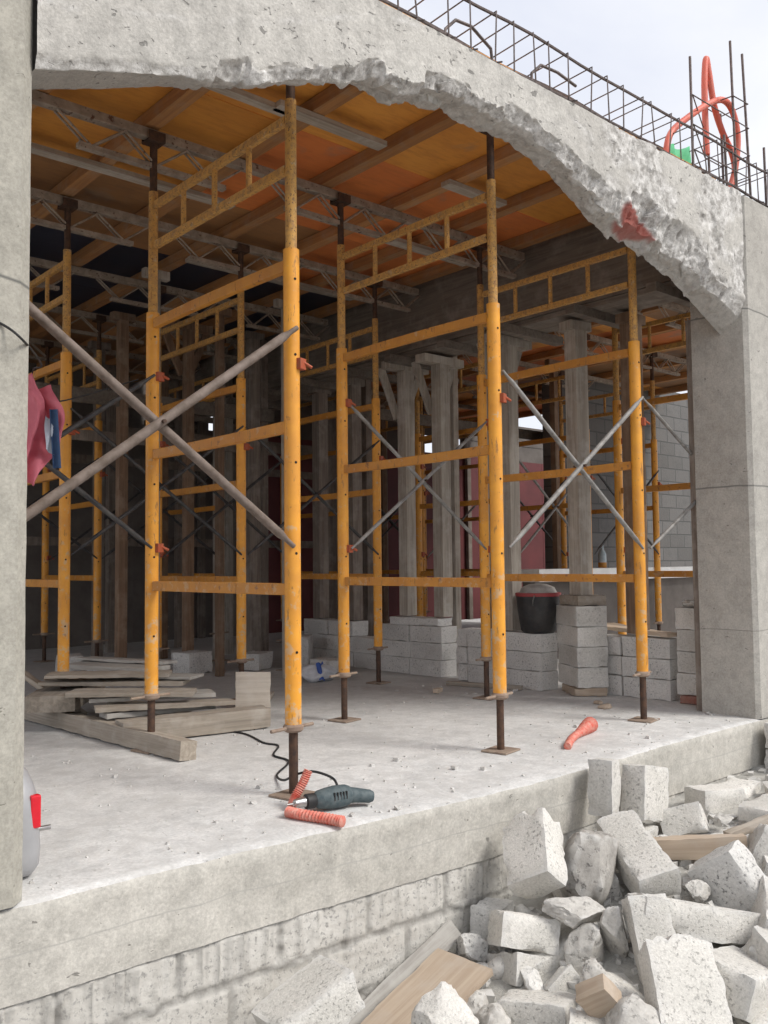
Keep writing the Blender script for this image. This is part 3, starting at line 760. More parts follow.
# ------------------------------------------------------------------ concrete blocks
def rough_box(dims, seed, chip=.02, n=(10, 7, 6), amp=.004, brk=None):
    """box sheet with worn arrises, knocked-off corners and an optional broken end"""
    bm = bmesh.new(); bmesh.ops.create_cube(bm, size=1)
    for v in bm.verts: v.co = Vector((v.co.x * dims[0], v.co.y * dims[1], v.co.z * dims[2]))
    big = max(dims); cuts = max(6, int(big / .03))
    for ax in range(3):
        ed = [e for e in bm.edges if abs((e.verts[0].co - e.verts[1].co)[ax]) > 1e-4 and abs((e.verts[0].co - e.verts[1].co).length - abs((e.verts[0].co - e.verts[1].co)[ax])) < 1e-5]
        bmesh.ops.subdivide_edges(bm, edges=ed, cuts=max(3, int(dims[ax] / .022)), use_grid_fill=True)
    h = [d / 2 for d in dims]; so = Vector((seed * 3.17, seed * 1.7, seed * .9))
    for v in bm.verts:
        c = v.co.copy(); q = [h[k] - abs(c[k]) for k in range(3)]
        e = sorted(q); ed = e[0] + e[1]
        nz = fbm(c * 9 + so, 3); fz = fbm(c * 35 + so, 3)
        w = max(0, 1 - ed / (.012 + chip * 1.2)) * max(0, .35 + nz * 1.3) * chip
        w += max(0, 1 - (e[1] + e[2]) / .11) * max(0, fbm(c * 3 + so * 2, 2)) * chip * 1.6
        dirn = Vector([-(1 if c[k] > 0 else -1) * (1 if q[k] < .03 else 0) for k in range(3)])
        if dirn.length > 0: dirn.normalize()
        c += dirn * w
        if brk:
            ax, sg, am = brk
            t = max(0, (c[ax] * sg + h[ax]) / (2 * h[ax])); others = [k for k in range(3) if k != ax]
            s2 = fbm(Vector((c[others[0]] * 7, c[others[1]] * 7, seed)), 4) + .5 * mnoise.cell(Vector((c[others[0]] * 16, c[others[1]] * 16, seed)))
            c[ax] -= sg * (t ** 2) * am * (.3 + .9 * s2)
        c += Vector((fbm(c * 20 + so, 2), fbm(c * 20 - so, 2), fbm(c * 20 + so * 2, 2))) * amp * .5 + dirn * fz * amp * .5
        v.co = c
    me = bpy.data.meshes.new('m'); bm.to_mesh(me); bm.free()
    for p in me.polygons: p.use_smooth = True
    me.set_sharp_from_angle(angle=R(32))
    return me
def rock_mesh(dims, seed, sub=4, facets=9):
    bm = bmesh.new(); bmesh.ops.create_icosphere(bm, subdivisions=sub, radius=.5)
    rn = random.Random(seed); pl = []
    for k in range(facets):
        d = Vector((rn.gauss(0, 1), rn.gauss(0, 1), rn.gauss(0, 1))).normalized(); pl.append((d, rn.uniform(.26, .42)))
    so = Vector((seed * 2.3, seed * .7, seed * 1.9))
    for v in bm.verts:
        c = v.co.copy()
        for d, h in pl:
            t = c.dot(d)
            if t > h: c -= d * (t - h) * .93
        c *= 1 + .10 * fbm(c * 4 + so, 4)
        c += c.normalized() * (.02 * fbm(c * 16 + so, 3) + .012 * fbm(c * 40 + so, 2))
        v.co = Vector((c.x * dims[0], c.y * dims[1], c.z * dims[2])) * 1.25
    me = bpy.data.meshes.new('m'); bm.to_mesh(me); bm.free()
    for p in me.polygons: p.use_smooth = True
    me.set_sharp_from_angle(angle=R(30))
    return me
def place(me, name, mat, mw, label, cat, group=None):
    me.name = name; me.materials.append(MATS[mat]); o = bpy.data.objects.new(name, me); COL.objects.link(o)
    o.matrix_world = mw; return tag(o, label, cat, group)
def TR(loc, rot=(0, 0, 0)):
    from mathutils import Euler
    m = Euler([R(a) for a in rot]).to_matrix().to_4x4(); m.translation = Vector(loc); return m

BH = .146
shade_meshes = [rough_box((.2, .395, BH), s, .006, amp=.001) for s in (11, 12, 13)]
ORD = ['first', 'second', 'third', 'fourth', 'fifth', 'sixth']; CRS = ['bottom', 'second', 'top', 'topmost']
def low_wall(y0, lens, courses, x, nm, rz=0):
    y = y0
    for k, (L, c) in enumerate(zip(lens, courses)):
        for q in range(c):
            me = random.choice(shade_meshes).copy() if L > .38 else rough_box((.2, L - .005, BH), 20 + k + q, .012, amp=.002)
            place(me, 'concrete_block', 'block_concrete_shade', TR((x + random.uniform(-.012, .012) + .1, y + L / 2 + random.uniform(-.008, .008), BH / 2 + q * (BH + .0015) + .001), (0, 0, random.uniform(-2, 2))),
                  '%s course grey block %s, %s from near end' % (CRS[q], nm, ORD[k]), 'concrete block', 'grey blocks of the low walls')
        y += L + .004
low_wall(2.42, [.4, .4, .4, .4, .4], [3, 3, 2, 3, 3], 3.30, 'of the low wall in mid frame')
low_wall(1.27, [.4, .4, .12], [3, 3, 3], 3.27, 'of the wall under the bucket')
low_wall(.30, [.4, .2], [3, 3], 3.50, 'of the wall between the stacks')
me = rough_box((.2, .6, .07), 31, .01, amp=.002); place(me, 'concrete_slab_piece', 'block_concrete_shade', TR((3.40, 2.78, 3 * BH + .04), (0, 0, 4)), 'flat grey slab lying on the low block wall seen through the middle frame', 'concrete block')
# the two bright stacks
for q in range(4):
    me = rough_box((.245, .39, .150), 41 + q, .007, amp=.001)
    place(me, 'concrete_block', 'block_concrete', TR((3.42 + random.uniform(-.006, .006), 1.0 + random.uniform(-.006, .006), .063 + .075 + q * .1515), (0, 0, -30 + random.uniform(-2, 2))),
          ['lowest', 'second lowest', 'second highest', 'topmost'][q] + ' pale block of the square stack carrying a timber post', 'concrete block', 'pale blocks in the two stacks')
    me = rough_box((.26, .29, .150), 51 + q, .008, amp=.001)
    place(me, 'concrete_block', 'block_concrete', TR((3.605 + random.uniform(-.008, .008), .085 + random.uniform(-.008, .008), .063 + .075 + q * .1515), (0, 0, random.uniform(-3, 3))),
          ['lowest', 'second lowest', 'second highest', 'topmost'][q] + ' pale block of the stack against the right column', 'concrete block', 'pale blocks in the two stacks')
place(rough_box((.25, .34, .06), 61, .01), 'wood_footing', 'wood_tan', TR((3.40, .98, .031), (0, 0, -36)), 'tan wood footing under the square block stack', 'wood piece')
place(rough_box((.26, .26, .06), 62, .01), 'brick_footing', 'brick_red', TR((3.60, .09, .031), (0, 0, 4)), 'reddish brick footing under the stack at the right column', 'brick')
place(rough_box((.16, .2, .05), 63, .02), 'stone_piece', 'rubble_mortar', TR((3.58, .12, .063 + 4 * .1515 + .026), (4, 3, 20)), 'small stone lying on top of the stack at the right column', 'stone')
place(rough_box((.24, .30, .075), 64, .006), 'wood_packer', 'wood_grey', TR((3.43, 1.0, .063 + 4 * .1515 + .039), (0, 0, -24)), 'grey wood packer between the square block stack and its post', 'wood piece')

# timber posts
def post(x, y, z0, z1, s, mat, label, knee=False, rz=0):
    t = empty('timber_post', (x, y, z0), label, 'timber post', 'timber posts under the formwork', R(rz))
    MB().box((0, 0, (z1 - z0) / 2), (s, s, z1 - z0)).build('shaft', mat, t, bevel=.004)
    MB().box((0, 0, z1 - z0 - .03), (.5 if knee else .22, s * 1.02, .07)).build('head_board', mat, t)
    if knee:
        for k in (-1, 1): MB().bar((k * .04, s * .5 + .02, z1 - z0 - .5), (k * .24, s * .5 + .02, z1 - z0 - .05), .035, .07).build('knee_brace', mat, t)
ZT = 2.86
post(3.42, 1.0, .063 + 4 * .1515 + .078, ZT, .125, 'wood_grey_upright', 'pale square timber post standing on the square block stack', rz=-10)
post(3.57, .60, 3 * BH + .03, ZT, .12, 'wood_brown_upright', 'brown timber post behind the right yellow frame leg')
post(3.37, 1.66, 3 * BH + .01, ZT, .12, 'wood_grey_upright', 'grey timber post with knee braces beside the dark bucket', True)
post(3.44, 2.52, 3 * BH + .085, ZT, .12, 'wood_grey_upright', 'grey timber post on the near end of the low wall in the middle', True)
post(3.38, 2.92, 3 * BH + .085, ZT, .115, 'wood_grey_upright', 'paler grey timber post with knee braces next to the wall end post', True)
post(3.42, 3.75, 3 * BH + .01, ZT, .12, 'wood_dark_upright', 'dark timber post further along the low wall in the middle')
post(3.42, 4.3, 3 * BH + .01, ZT, .12, 'wood_dark_upright', 'dark timber post at the far end of the low wall in the middle')
k = 0
for (x, y, s, mm) in ((2.05, 4.62, .12, 'wood_brown_upright'), (1.4, 4.7, .12, 'wood_brown_upright'), (2.75, 4.55, .15, 'wood_dark_upright'), (3.0, 4.75, .12, 'wood_dark_upright'),
                      (3.95, 4.6, .13, 'wood_dark_upright'), (4.4, 4.7, .12, 'wood_dark_upright'), (4.1, 6.9, .13, 'wood_dark_upright'), (4.9, 6.9, .13, 'wood_dark_upright'), (5.6, 6.9, .13, 'wood_dark_upright'), (3.2, 6.9, .14, 'wood_dark_upright'), (6.3, 6.6, .12, 'wood_brown_upright'), (2.3, 6.9, .14, 'wood_dark_upright'), (1.7, 5.9, .13, 'wood_dark_upright'), (2.4, 5.8, .11, 'wood_brown_upright'), (3.15, 5.7, .13, 'wood_grey_upright'), (4.75, 5.9, .13, 'wood_dark_upright'), (5.2, 4.75, .12, 'wood_brown_upright'), (1.05, 3.35, .08, 'wood_grey_upright'), (2.35, 3.4, .08, 'wood_grey_upright'), (2.0, 3.95, .09, 'wood_brown_upright'), (2.75, 5.25, .1, 'wood_grey_upright'), (4.0, 5.6, .1, 'wood_grey_upright'), (4.9, 3.3, .1, 'wood_grey_upright'), (6.2, 3.4, .1, 'wood_brown_upright'), (4.3, 3.2, .1, 'wood_grey_upright')):
    post(x, y, 0.0, 3.38, s * .72, mm, 'dark timber post deep in the interior, ' + ['left of the near-left frame leg, third back', 'left of the near-left frame leg, leftmost', 'thick one behind the nearest frame', 'thin one behind the nearest frame', 'just left of the middle frame', 'right behind the far leg of the middle frame',
         'rear line, second from left', 'rear line, third from left', 'rear line, fourth from left', 'rear line, close to the low wall end', 'brown one at the rear right', 'rear line, leftmost', 'middle line, leftmost', 'middle line, brown one', 'middle line, greyish one', 'middle line, rightmost', 'brown one past the beam', 'slim pale one by the second row', 'slim pale one left of the low wall', 'slim brown one, second row', 'pale one of the middle line', 'pale one right of the low wall end', 'pale one behind the white ledge, left', 'brown one behind the white ledge', 'pale one just past the beam'][k], k in (0, 4, 6, 9)); k += 1
# white block footings and loose blocks far inside
for i, (x, y, h) in enumerate(((1.18, 4.5, .15), (1.95, 4.35, .2), (2.55, 4.2, .16), (3.0, 4.1, .3), (2.2, 5.0, .15), (1.0, 4.9, .2), (2.9, 3.5, .12))):
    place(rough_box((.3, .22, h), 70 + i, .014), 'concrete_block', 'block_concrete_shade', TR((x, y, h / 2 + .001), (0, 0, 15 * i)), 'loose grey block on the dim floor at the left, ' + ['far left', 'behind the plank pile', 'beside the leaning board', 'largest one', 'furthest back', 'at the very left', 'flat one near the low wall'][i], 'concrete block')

# ------------------------------------------------------------------ wood on the slab
def plank(a, b, w, h, mat, label, roll=0, name='timber_plank'):
    a = Vector(a); b = Vector(b); d = (b - a); L = d.length; x = d.normalized(); y = Vector((0, 0, 1)).cross(x).normalized(); z = x.cross(y)
    rot = Matrix((x, y, z)).transposed() @ Matrix.Rotation(R(roll), 3, 'X')
    me = rough_box((L, w, h), hash(label) % 97, .005, amp=.0015); mw = rot.to_4x4(); mw.translation = (a + b) / 2
    return place(me, name, mat, mw, label, 'timber', 'timber lying on the slab')
for i, (x0, x1, y, z, hh) in enumerate(((-.5, 3.1, 4.68, 2.55, .14), (-.5, 3.2, 4.78, 2.2, .1), (.8, 5.6, 6.98, 2.62, .15), (.5, 6.0, 6.86, 2.25, .10), (3.8, 8.2, 4.66, 2.75, .13), (1.0, 6.0, 7.05, 1.3, .1))):
    plank((x0, y, z), (x1, y + .02, z + random.uniform(-.04, .04)), .04, hh, 'wood_dark_upright' if i % 2 else 'wood_beam_form', 'long horizontal board fixed across the dark posts deep inside, ' + ['left, upper', 'left, lower', 'rear line, upper', 'rear line, middle', 'beyond the beam, upper', 'rear line, lowest'][i], name='ledger_board')
plank((.02, .95, .052), (-.12, 3.1, .054), .105, .10, 'wood_grey', 'thick weathered beam lying in front of the plank pile', 6, 'timber_beam')
plank((.86, 1.50, .068), (-.05, 1.62, .068), .15, .12, 'wood_grey', 'short squared timber under the plank pile pointing right', 0, 'timber_beam')
plank((.62, 1.75, .03), (.55, 3.0, .03), .1, .055, 'wood_grey', 'bearer batten under the plank pile')
plank((.72, 1.66, .155), (-.05, 1.95, .16), .2, .028, 'wood_grey', 'lower grey plank sticking out to the right of the pile', 3)
plank((.70, 1.86, .19), (.0, 2.15, .195), .22, .025, 'wood_silver', 'pale grey plank above the short timber')
plank((.5, 1.74, .225), (-.1, 2.2, .235), .2, .03, 'wood_grey', 'short pale plank end in the middle of the pile')
plank((.58, 1.98, .262), (-.1, 2.6, .265), .24, .028, 'wood_grey', 'wide grey plank high on the pile')
plank((.62, 1.92, .293), (.08, 2.7, .296), .2, .02, 'wood_silver', 'thin warped plank near the top of the pile')
plank((.49, 2.2, .33), (.19, 2.85, .335), .26, .03, 'wood_silver', 'short wide board topping the plank pile')
plank((.66, 1.82, .12), (-.02, 1.90, .125), .16, .03, 'wood_silver', 'pale plank low in the pile just above the short timber', 2)
plank((.5, 2.05, .315), (-.12, 2.5, .318), .18, .022, 'wood_grey', 'narrow grey plank under the topmost board of the pile', -2)
plank((.62, 2.3, .355), (.3, 2.95, .362), .2, .02, 'wood_silver', 'thin pale board slanting across the top of the pile', 3)
plank((-.22, 2.9, .36), (.10, 2.45, .05), .07, .03, 'wood_grey', 'dark batten leaning at the left of the pile')
plank((-.2, 2.25, .17), (.45, 3.25, .17), .3, .1, 'wood_grey', 'broad timber packed at the back of the plank pile')
b = place(rough_box((.25, .022, .25), 88, .004), 'leaning_board', 'wood_pale', TR((1.22, 2.20, .124), (-13, 3, -22)), 'square pale board propped upright right of the plank pile', 'board')
plank((1.35, 2.3, .02), (1.6, 2.6, .02), .12, .035, 'wood_grey', 'small plank piece behind the propped square board')
plank((3.0, 2.05, .02), (3.2, 1.42, .02), .04, .035, 'wood_grey', 'thin grey batten along the foot of the bucket wall')
plank((3.55, .3, 3 * BH + .03), (3.75, 1.1, 3 * BH + .05), .12, .03, 'wood_tan', 'brown plank lying on the low wall between the stacks')
plank((3.9, .6, .42), (4.3, 1.4, .46), .14, .03, 'wood_tan', 'tan plank behind the low wall between the stacks')
plank((3.3, -.3, .02), (3.9, -.55, .02), .1, .035, 'wood_pale', 'pale plank lying on the slab at the foot of the right column')
place(rough_box((.09, .05, .04), 90, .01), 'brick_piece', 'wood_tan', TR((2.64, 1.79, .02), (0, 0, 20)), 'small tan brick fragment alone on the slab floor', 'brick')
for i, (x, y, s) in enumerate(((2.92, .45, .10), (3.05, .6, .07), (2.8, 1.55, .035), (2.35, 1.2, .03), (3.2, -.15, .05), (2.75, -.05, .04), (2.5, 2.1, .03))):
    place(rock_mesh((s, s * .8, s * .35), 90 + i, 2), 'debris_fragment', 'wood_tan' if i < 2 else 'rubble_mortar', TR((x, y, s * .15), (0, 0, 50 * i)), 'tiny debris fragment on the slab, ' + ['tan flake before the square stack', 'smaller tan flake before the square stack', 'grey crumb near the middle of the floor', 'grey crumb behind the middle frame foot', 'grey lump by the right column foot', 'grey crumb by the right frame foot', 'grey crumb near the low wall'][i], 'debris')

# ------------------------------------------------------------------ small things
def corr(pts, r, label, mat='salmon_plastic', cone=None):
    P = spl(pts, 14); rs = [(r if not cone else r + (cone - r) * sstep(.55, 1, i / (len(P) - 1))) * (1 + .13 * (1 if i % 2 else -1)) for i in range(len(P))]
    tag(MB().path(P, rs, 12).build('conduit_piece', mat, None, True), label, 'conduit', 'orange conduit offcuts on the slab')
corr([(-.15, -.20, .022), (-.12, -.18, .05), (-.085, -.185, .10), (-.06, -.19, .15)], .018, 'orange conduit offcut tilted up behind the drill chuck')
corr([(-.215, -.26, .022), (-.20, -.33, .022), (-.165, -.43, .022), (-.14, -.52, .022)], .020, 'orange conduit offcut lying in front of the drill')
corr([(1.63, -.22, .018), (1.78, -.13, .022), (1.95, -.06, .03), (2.14, .0, .045)], .02, 'orange conduit offcut alone near the slab edge on the right', cone=.042)
def drill():
    t = empty('power_drill', (-.125, -.275, .05), 'dark grey-green power drill lying beside the front frame foot', 'drill', None, R(-9))
    def lx(prof, name, mat, par=t, off=(0, 0, 0), n=18):
        m = MB(); m.lathe(prof, n); rot = Matrix.Rotation(R(90), 3, 'Y'); m.v = [tuple(rot @ Vector(p) + Vector(off)) for p in m.v]
        return m.build(name, mat, par, True)
    b = lx([(.026, .03), (.036, .045), (.042, .08), (.046, .12), (.044, .17), (.036, .19)], 'motor_housing', 'drill_casing')
    for k in range(5): MB().box((.10 + k * .014, -.038, .012), (.005, .014, .03)).build('vent_slot', 'black_rubber', b)
    MB().path([(.18, 0, 0), (.22, -.012, -.004), (.27, -.03, -.012), (.285, -.034, -.014)], [.034, .030, .027, .020], 14).build('handle', 'drill_casing', t, True)
    MB().box((.225, .02, .0), (.035, .02, .02)).build('trigger', 'black_rubber', t, bevel=.004)
    lx([(.022, -.015), (.030, -.01), (.030, .025), (.024, .035)], 'collar', 'black_rubber')
    c = lx([(.010, -.065), (.016, -.06), (.020, -.03), (.021, -.012)], 'chuck', 'bright_steel')
    lx([(.004, -.095), (.004, -.06)], 'drill_bit', 'bright_steel', c, n=8)
    cord = [(.01, 1.7 - .2, .012), (.1, 1.25, .012), (.02, 1.05, .012), (.12, .85, .012), (.08, .6, .012), (.13, .42, .012), (.14, .2, .012), (.22, .08, .012), (.17, -.02, .09), (.13, -.08, .09), (.15, -.18, .05)]
    inv = (Matrix.Translation((-.125, -.275, .05)) @ Matrix.Rotation(R(-9), 4, 'Z')).inverted()
    wp = [Vector(p) for p in ((.75, 1.45, .006), (.58, 1.64, .006), (.62, 1.36, .006), (.55, 1.06, .006), (.56, .93, .006), (.40, .74, .006), (.37, .56, .006), (.16, .36, .006), (.06, .16, .03), (.02, .0, .09), (.02, -.12, .12), (.05, -.22, .10), (.02, -.285, .06))]
    MB().path(spl([inv @ p for p in wp]), .0055, 7).build('power_cord', 'black_rubber', t, True)
drill()
def machine():
    t = empty('machine_housing', (-1.295, -.06, 0), 'rounded silver body with red tail lamp mostly hidden behind the left column', 'machine')
    rows = []
    prof = [(.0, .20), (.01, .235), (.04, .26), (.10, .268), (.16, .262), (.22, .258), (.28, .252), (.33, .23), (.37, .20), (.40, .16), (.42, .10)]
    for z, hw in prof:
        r = []
        for k in range(40):
            a = 2 * math.pi * k / 40; ca, sa = math.cos(a), math.sin(a)
            q = (abs(ca) ** 4 + abs(sa) ** 4) ** (-.25); r.append((ca * q * hw * .42, sa * q * hw * .95, z * .88 + .004))
        rows.append(r)
    b = grid_obj('casing', rows, 'silver_paint', None, t, close=True, sharp=60)
    MB().box((0, 0, .008), (.14, .36, .012)).build('base', 'grey_dark_plastic', t)
    MB().box((0, 0, .376), (.06, .14, .012)).build('cap', 'silver_paint', t, bevel=.005)
    MB().box((.07, -.225, .215), (.034, .03, .105)).build('lamp', 'red_lens', t, bevel=.006)
    MB().tube((.09, -.15, .135), (.145, -.17, .14), .008, 10).build('latch', 'bright_steel', t, True)
machine()
def cloth():
    t = empty('hanging_jacket', (-.72, 1.06, 1.69), 'pink jacket with blue lining hanging beside the left column', 'clothing')
    rows = []
    for j in range(29):
        v = j / 28; r = []
        for i in range(25):
            u = i / 24
            wdt = .15 + .08 * sstep(0, .35, v) - .10 * sstep(.55, 1, v)
            x = -.13 + (u) * wdt + .02 * math.sin(v * 5); y = .045 * math.sin(u * 11 + v * 2.5) + .018 * math.sin(u * 23 - v * 6) + .03 * fbm((u * 3, v * 3, 1)) + .02 * math.sin(v * 9 + u * 4)
            z = .25 - v * .52 + .06 * sstep(.4, 1, u) * (v - .6) - .05 * u
            r.append((x, y, z + .015 * math.sin(u * 14)))
        rows.append(r)
    grid_obj('pink_shell', rows, 'pink_cloth', None, t, sharp=180)
    rows = [[(.0 + .06 * u * (1 - .4 * abs(v - .4)), -.065 + .012 * math.sin(u * 6 + v * 5), .03 - .16 * v - .03 * u) for u in [k / 8 for k in range(9)]] for v in [k / 10 for k in range(11)]]
    grid_obj('pale_lining', rows, 'pale_cloth', None, t)
    rows = [[(.01 + .035 * u + .02 * v, -.085 + .015 * math.sin(u * 5), .06 - .28 * v) for u in [k / 6 for k in range(7)]] for v in [k / 10 for k in range(11)]]
    grid_obj('blue_lining', rows, 'blue_cloth', None, t)
    tag(MB().path(spl([(-1.55, -.492, 1.76), (-1.42, -.492, 1.735), (-1.335, -.47, 1.69), (-1.0, .3, 1.80), (-.78, 1.0, 1.93), (-.7, 1.2, 1.86), (-.56, 1.25, 1.84), (-.1, 1.3, 2.02)]), .004, 6).build('tie_wire', 'black_rubber', None, True), 'thin dark wire running from the left column to the jacket', 'wire')
cloth()
def bucket():
    t = empty('bucket', (3.38, 1.39, 3 * BH + .004), 'dark bucket with red rim and dried mortar on the low wall', 'bucket')
    MB().lathe([(.12, 0), (.14, .02), (.165, .18), (.175, .31), (.168, .31), (.155, .2), (.11, .02)], 28).build('pail', 'bucket_plastic', t, True)
    MB().lathe([(.17, .29), (.18, .29), (.182, .315), (.17, .318)], 28).build('rim', 'bucket_rim_red', t, True)
    MB().lathe([(.166, .29), (.13, .36), (.07, .385), (.01, .39)], 24).build('mortar_fill', 'dry_mortar', t, True)
    MB().path([(.18 * math.cos(a), .18 * math.sin(a) * .4 - .11, .30 - .14 * math.sin(a)) for a in [math.pi * k / 12 for k in range(13)]], .005, 6).build('handle', 'bright_steel', t, True)
bucket()
def bottle():
    t = empty('bottle', (6.1, 2.70, .932), 'small clear bottle with amber bottom standing on the white ledge', 'bottle')
    MB().lathe([(.045, .06), (.045, .15), (.03, .185), (.018, .2), (.018, .24), (.021, .25)], 18).build('glass', 'bottle_glass', t, True)
    MB().lathe([(.044, 0), (.046, .01), (.046, .06)], 18).build('liquid', 'amber_liquid', t, True)
bottle()
def bag():
    t = empty('crumpled_bag', (2.42, 3.05, 0), 'crumpled white and blue plastic bag on the floor behind the nearest frame', 'bag')
    me = rock_mesh((.30, .2, .14), 301, 4, 6); me.name = 'bag_body'; me.materials.append(MATS['white_bag']); o = bpy.data.objects.new('bag_body', me); COL.objects.link(o); o.parent = t; o.location = (0, 0, .065)
    rows = [[(-.06 + .09 * u, -.115 - .02 * math.sin(u * 5) + .05 * v, .02 + .14 * v + .01 * math.sin(u * 8)) for u in [k / 6 for k in range(7)]] for v in [k / 6 for k in range(7)]]
    grid_obj('printed_panel', rows, 'blue_bag', None, t)
bag()
# rusty formwork strip at the back edge of the right column
m = MB().box((3.285, -.055, 1.32), (.03, .05, 2.64)); tag(m.build('formwork_board', 'wood_dark_upright', bevel=.002), 'dark rusty formwork board standing behind the right column', 'board')

# ------------------------------------------------------------------ rubble
def hmound(x, y):
    h = .40 * sstep(-.35, 1.5, x) * sstep(-3.0, -.7, y) + .06 * sstep(1.4, 2.4, x) * sstep(-1.6, -.7, y)
    return -.755 + h + .02 * fbm((x * 5, y * 5, 0)) + .012 * fbm((x * 18, y * 18, 0))
rows = [[(x, y, hmound(x, y)) for x in [-.8 + .05 * i for i in range(96)]] for y in [-3.6 + .05 * j for j in range(64)]]
o = grid_obj('rubble_bed', rows, 'rubble_grit'); tag(o, kind='stuff', label='crushed concrete and dust under the rubble heap', cat='rubble')
gm = MB(); rnd = random.Random(5)
for k in range(2200):
    x = rnd.uniform(-.4, 3.2); y = rnd.uniform(-2.6, -.52)
    if x > 1.5 and rnd.random() < .6: continue
    s = rnd.uniform(.005, .018) * (1 + 1.0 * (rnd.random() < .12)); z = hmound(x, y) + s * .2
    vs = [Vector((rnd.uniform(.6, 1.2) * a, rnd.uniform(.6, 1.2) * b, rnd.uniform(.5, 1.0) * c)) * s for a in (-1, 1) for b in (-1, 1) for c in (-1, 1)]
    rot = Matrix.Rotation(rnd.uniform(0, 6.28), 3, 'Z') @ Matrix.Rotation(rnd.uniform(-.6, .6), 3, 'X')
    gm.add([rot @ v + Vector((x, y, z)) for v in vs], [(0, 1, 3, 2), (4, 6, 7, 5), (0, 4, 5, 1), (2, 3, 7, 6), (0, 2, 6, 4), (1, 5, 7, 3)])
tag(gm.build('gravel', 'rubble_mortar'), kind='stuff', label='loose crumbs and gravel between the rubble blocks', cat='gravel')

gm = MB(); rnd = random.Random(9)
for k in range(420):
    x = rnd.uniform(-1.3, 3.2); t = rnd.random() ** 2.2; y = -.52 + t * 3.2
    if y < edge_y(x) + .05: continue
    sz = rnd.uniform(.002, .007) * (1 + 1.2 * (rnd.random() < .06))
    vs = [Vector((rnd.uniform(.5, 1.3) * a, rnd.uniform(.5, 1.3) * b, rnd.uniform(.4, .9) * c)) * sz for a in (-1, 1) for b in (-1, 1) for c in (-1, 1)]
    gm.add([v + Vector((x, y, sz * .5)) for v in vs], [(0, 1, 3, 2), (4, 6, 7, 5), (0, 4, 5, 1), (2, 3, 7, 6), (0, 2, 6, 4), (1, 5, 7, 3)])
tag(gm.build('floor_grit', 'rubble_mortar'), kind='stuff', label='fine grit scattered over the slab floor', cat='grit')
BL = {
'upL': ([1.337, -0.656, -0.069], [0.125, 0.127, 0.258], [[-0.254, 0.967, -0.027], [0.961, 0.249, -0.12], [-0.109, -0.057, -0.992]], 'upright pale block at the slab edge, left one of the pair', 'block_concrete', None),
'upR': ([1.657, -0.667, -0.148], [0.131, 0.276, 0.262], [[-0.152, 0.987, -0.061], [0.968, 0.136, -0.21], [-0.199, -0.091, -0.976]], 'upright pale block at the slab edge, wider right one of the pair', 'block_concrete', None),
'wallb': ([2.219, -0.729, -0.293], [0.158, 0.277, 0.176], [[0.309, 0.951, -0.033], [0.949, -0.31, -0.056], [-0.063, -0.014, -0.998]], 'block standing against the slab face left of the right pier', 'block_concrete', None),
'rtb': ([2.22, -1.02, -0.268], [0.184, 0.382, 0.087], [[0.118, -0.993, 0.026], [0.992, 0.117, -0.042], [-0.038, -0.031, -0.999]], 'flat cream block at the right edge behind the thin plank', 'block_concrete', None),
'tri': ([1.808, -0.79, -0.297], [0.143, 0.211, 0.151], [[0.204, 0.432, 0.879], [-0.474, 0.829, -0.298], [0.857, 0.356, -0.373]], 'porous block leaning back just above the short timber', 'block_concrete', None),
'tilt': ([1.123, -0.969, -0.272], [0.429, 0.186, 0.138], [[0.465, 0.826, 0.32], [0.804, -0.545, 0.239], [0.372, 0.146, -0.917]], 'long whole block tilted on top in the middle of the heap', 'block_concrete', None),
'bigL': ([0.678, -0.769, -0.214], [0.311, 0.212, 0.15], [[0.56, 0.521, 0.644], [-0.274, 0.85, -0.45], [0.782, -0.076, -0.618]], 'large upright block leaning on the slab edge with ragged top', 'block_concrete', (0, 1, .04)),
'mid': ([0.533, -0.824, -0.478], [0.238, 0.197, 0.133], [[0.813, -0.543, -0.209], [0.468, 0.824, -0.32], [-0.346, -0.162, -0.924]], 'half block lying on another below the large upright block', 'block_concrete', None),
'mid2': ([0.508, -0.849, -0.621], [0.236, 0.22, 0.12], [[0.914, -0.271, -0.301], [0.166, 0.929, -0.331], [-0.37, -0.253, -0.894]], 'very porous block carrying the half block below the large upright one', 'block_concrete', None),
'bot': ([0.331, -1.07, -0.642], [0.28, 0.205, 0.117], [[-0.314, 0.94, -0.13], [0.943, 0.293, -0.161], [-0.113, -0.174, -0.978]], 'flat block at the bottom middle of the picture', 'block_concrete', None),
'botL': ([-0.507, -0.792, -0.459], [0.30, 0.219, 0.14], [[-0.923, 0.083, -0.375], [0.126, 0.988, -0.092], [0.363, -0.132, -0.923]], 'big rounded block at the bottom left against the foundation', 'block_concrete', None),
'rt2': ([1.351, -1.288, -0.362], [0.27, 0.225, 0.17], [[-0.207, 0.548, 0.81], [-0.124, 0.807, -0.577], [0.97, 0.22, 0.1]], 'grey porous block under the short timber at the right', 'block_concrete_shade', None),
'big': ([0.53, -1.544, -0.50], [0.25, 0.40, 0.131], [[0.801, -0.595, -0.068], [0.416, 0.472, 0.777], [0.43, 0.651, -0.626]], 'large cracked slab in the lower right foreground', 'block_concrete', (1, 1, .03)),
}
for i, (k, (c, L, Q, lab, mm, brk)) in enumerate(BL.items()):
    q = Matrix(Q)
    if q.determinant() < 0: q = Matrix((Q[0], Q[1], [-a for a in Q[2]]))
    mw = q.transposed().to_4x4(); mw.translation = Vector(c)
    place(rough_box(L, 100 + i * 3, .015, amp=.003, brk=brk), 'concrete_block', mm, mw, lab, 'concrete block', 'blocks and chunks of the rubble heap')
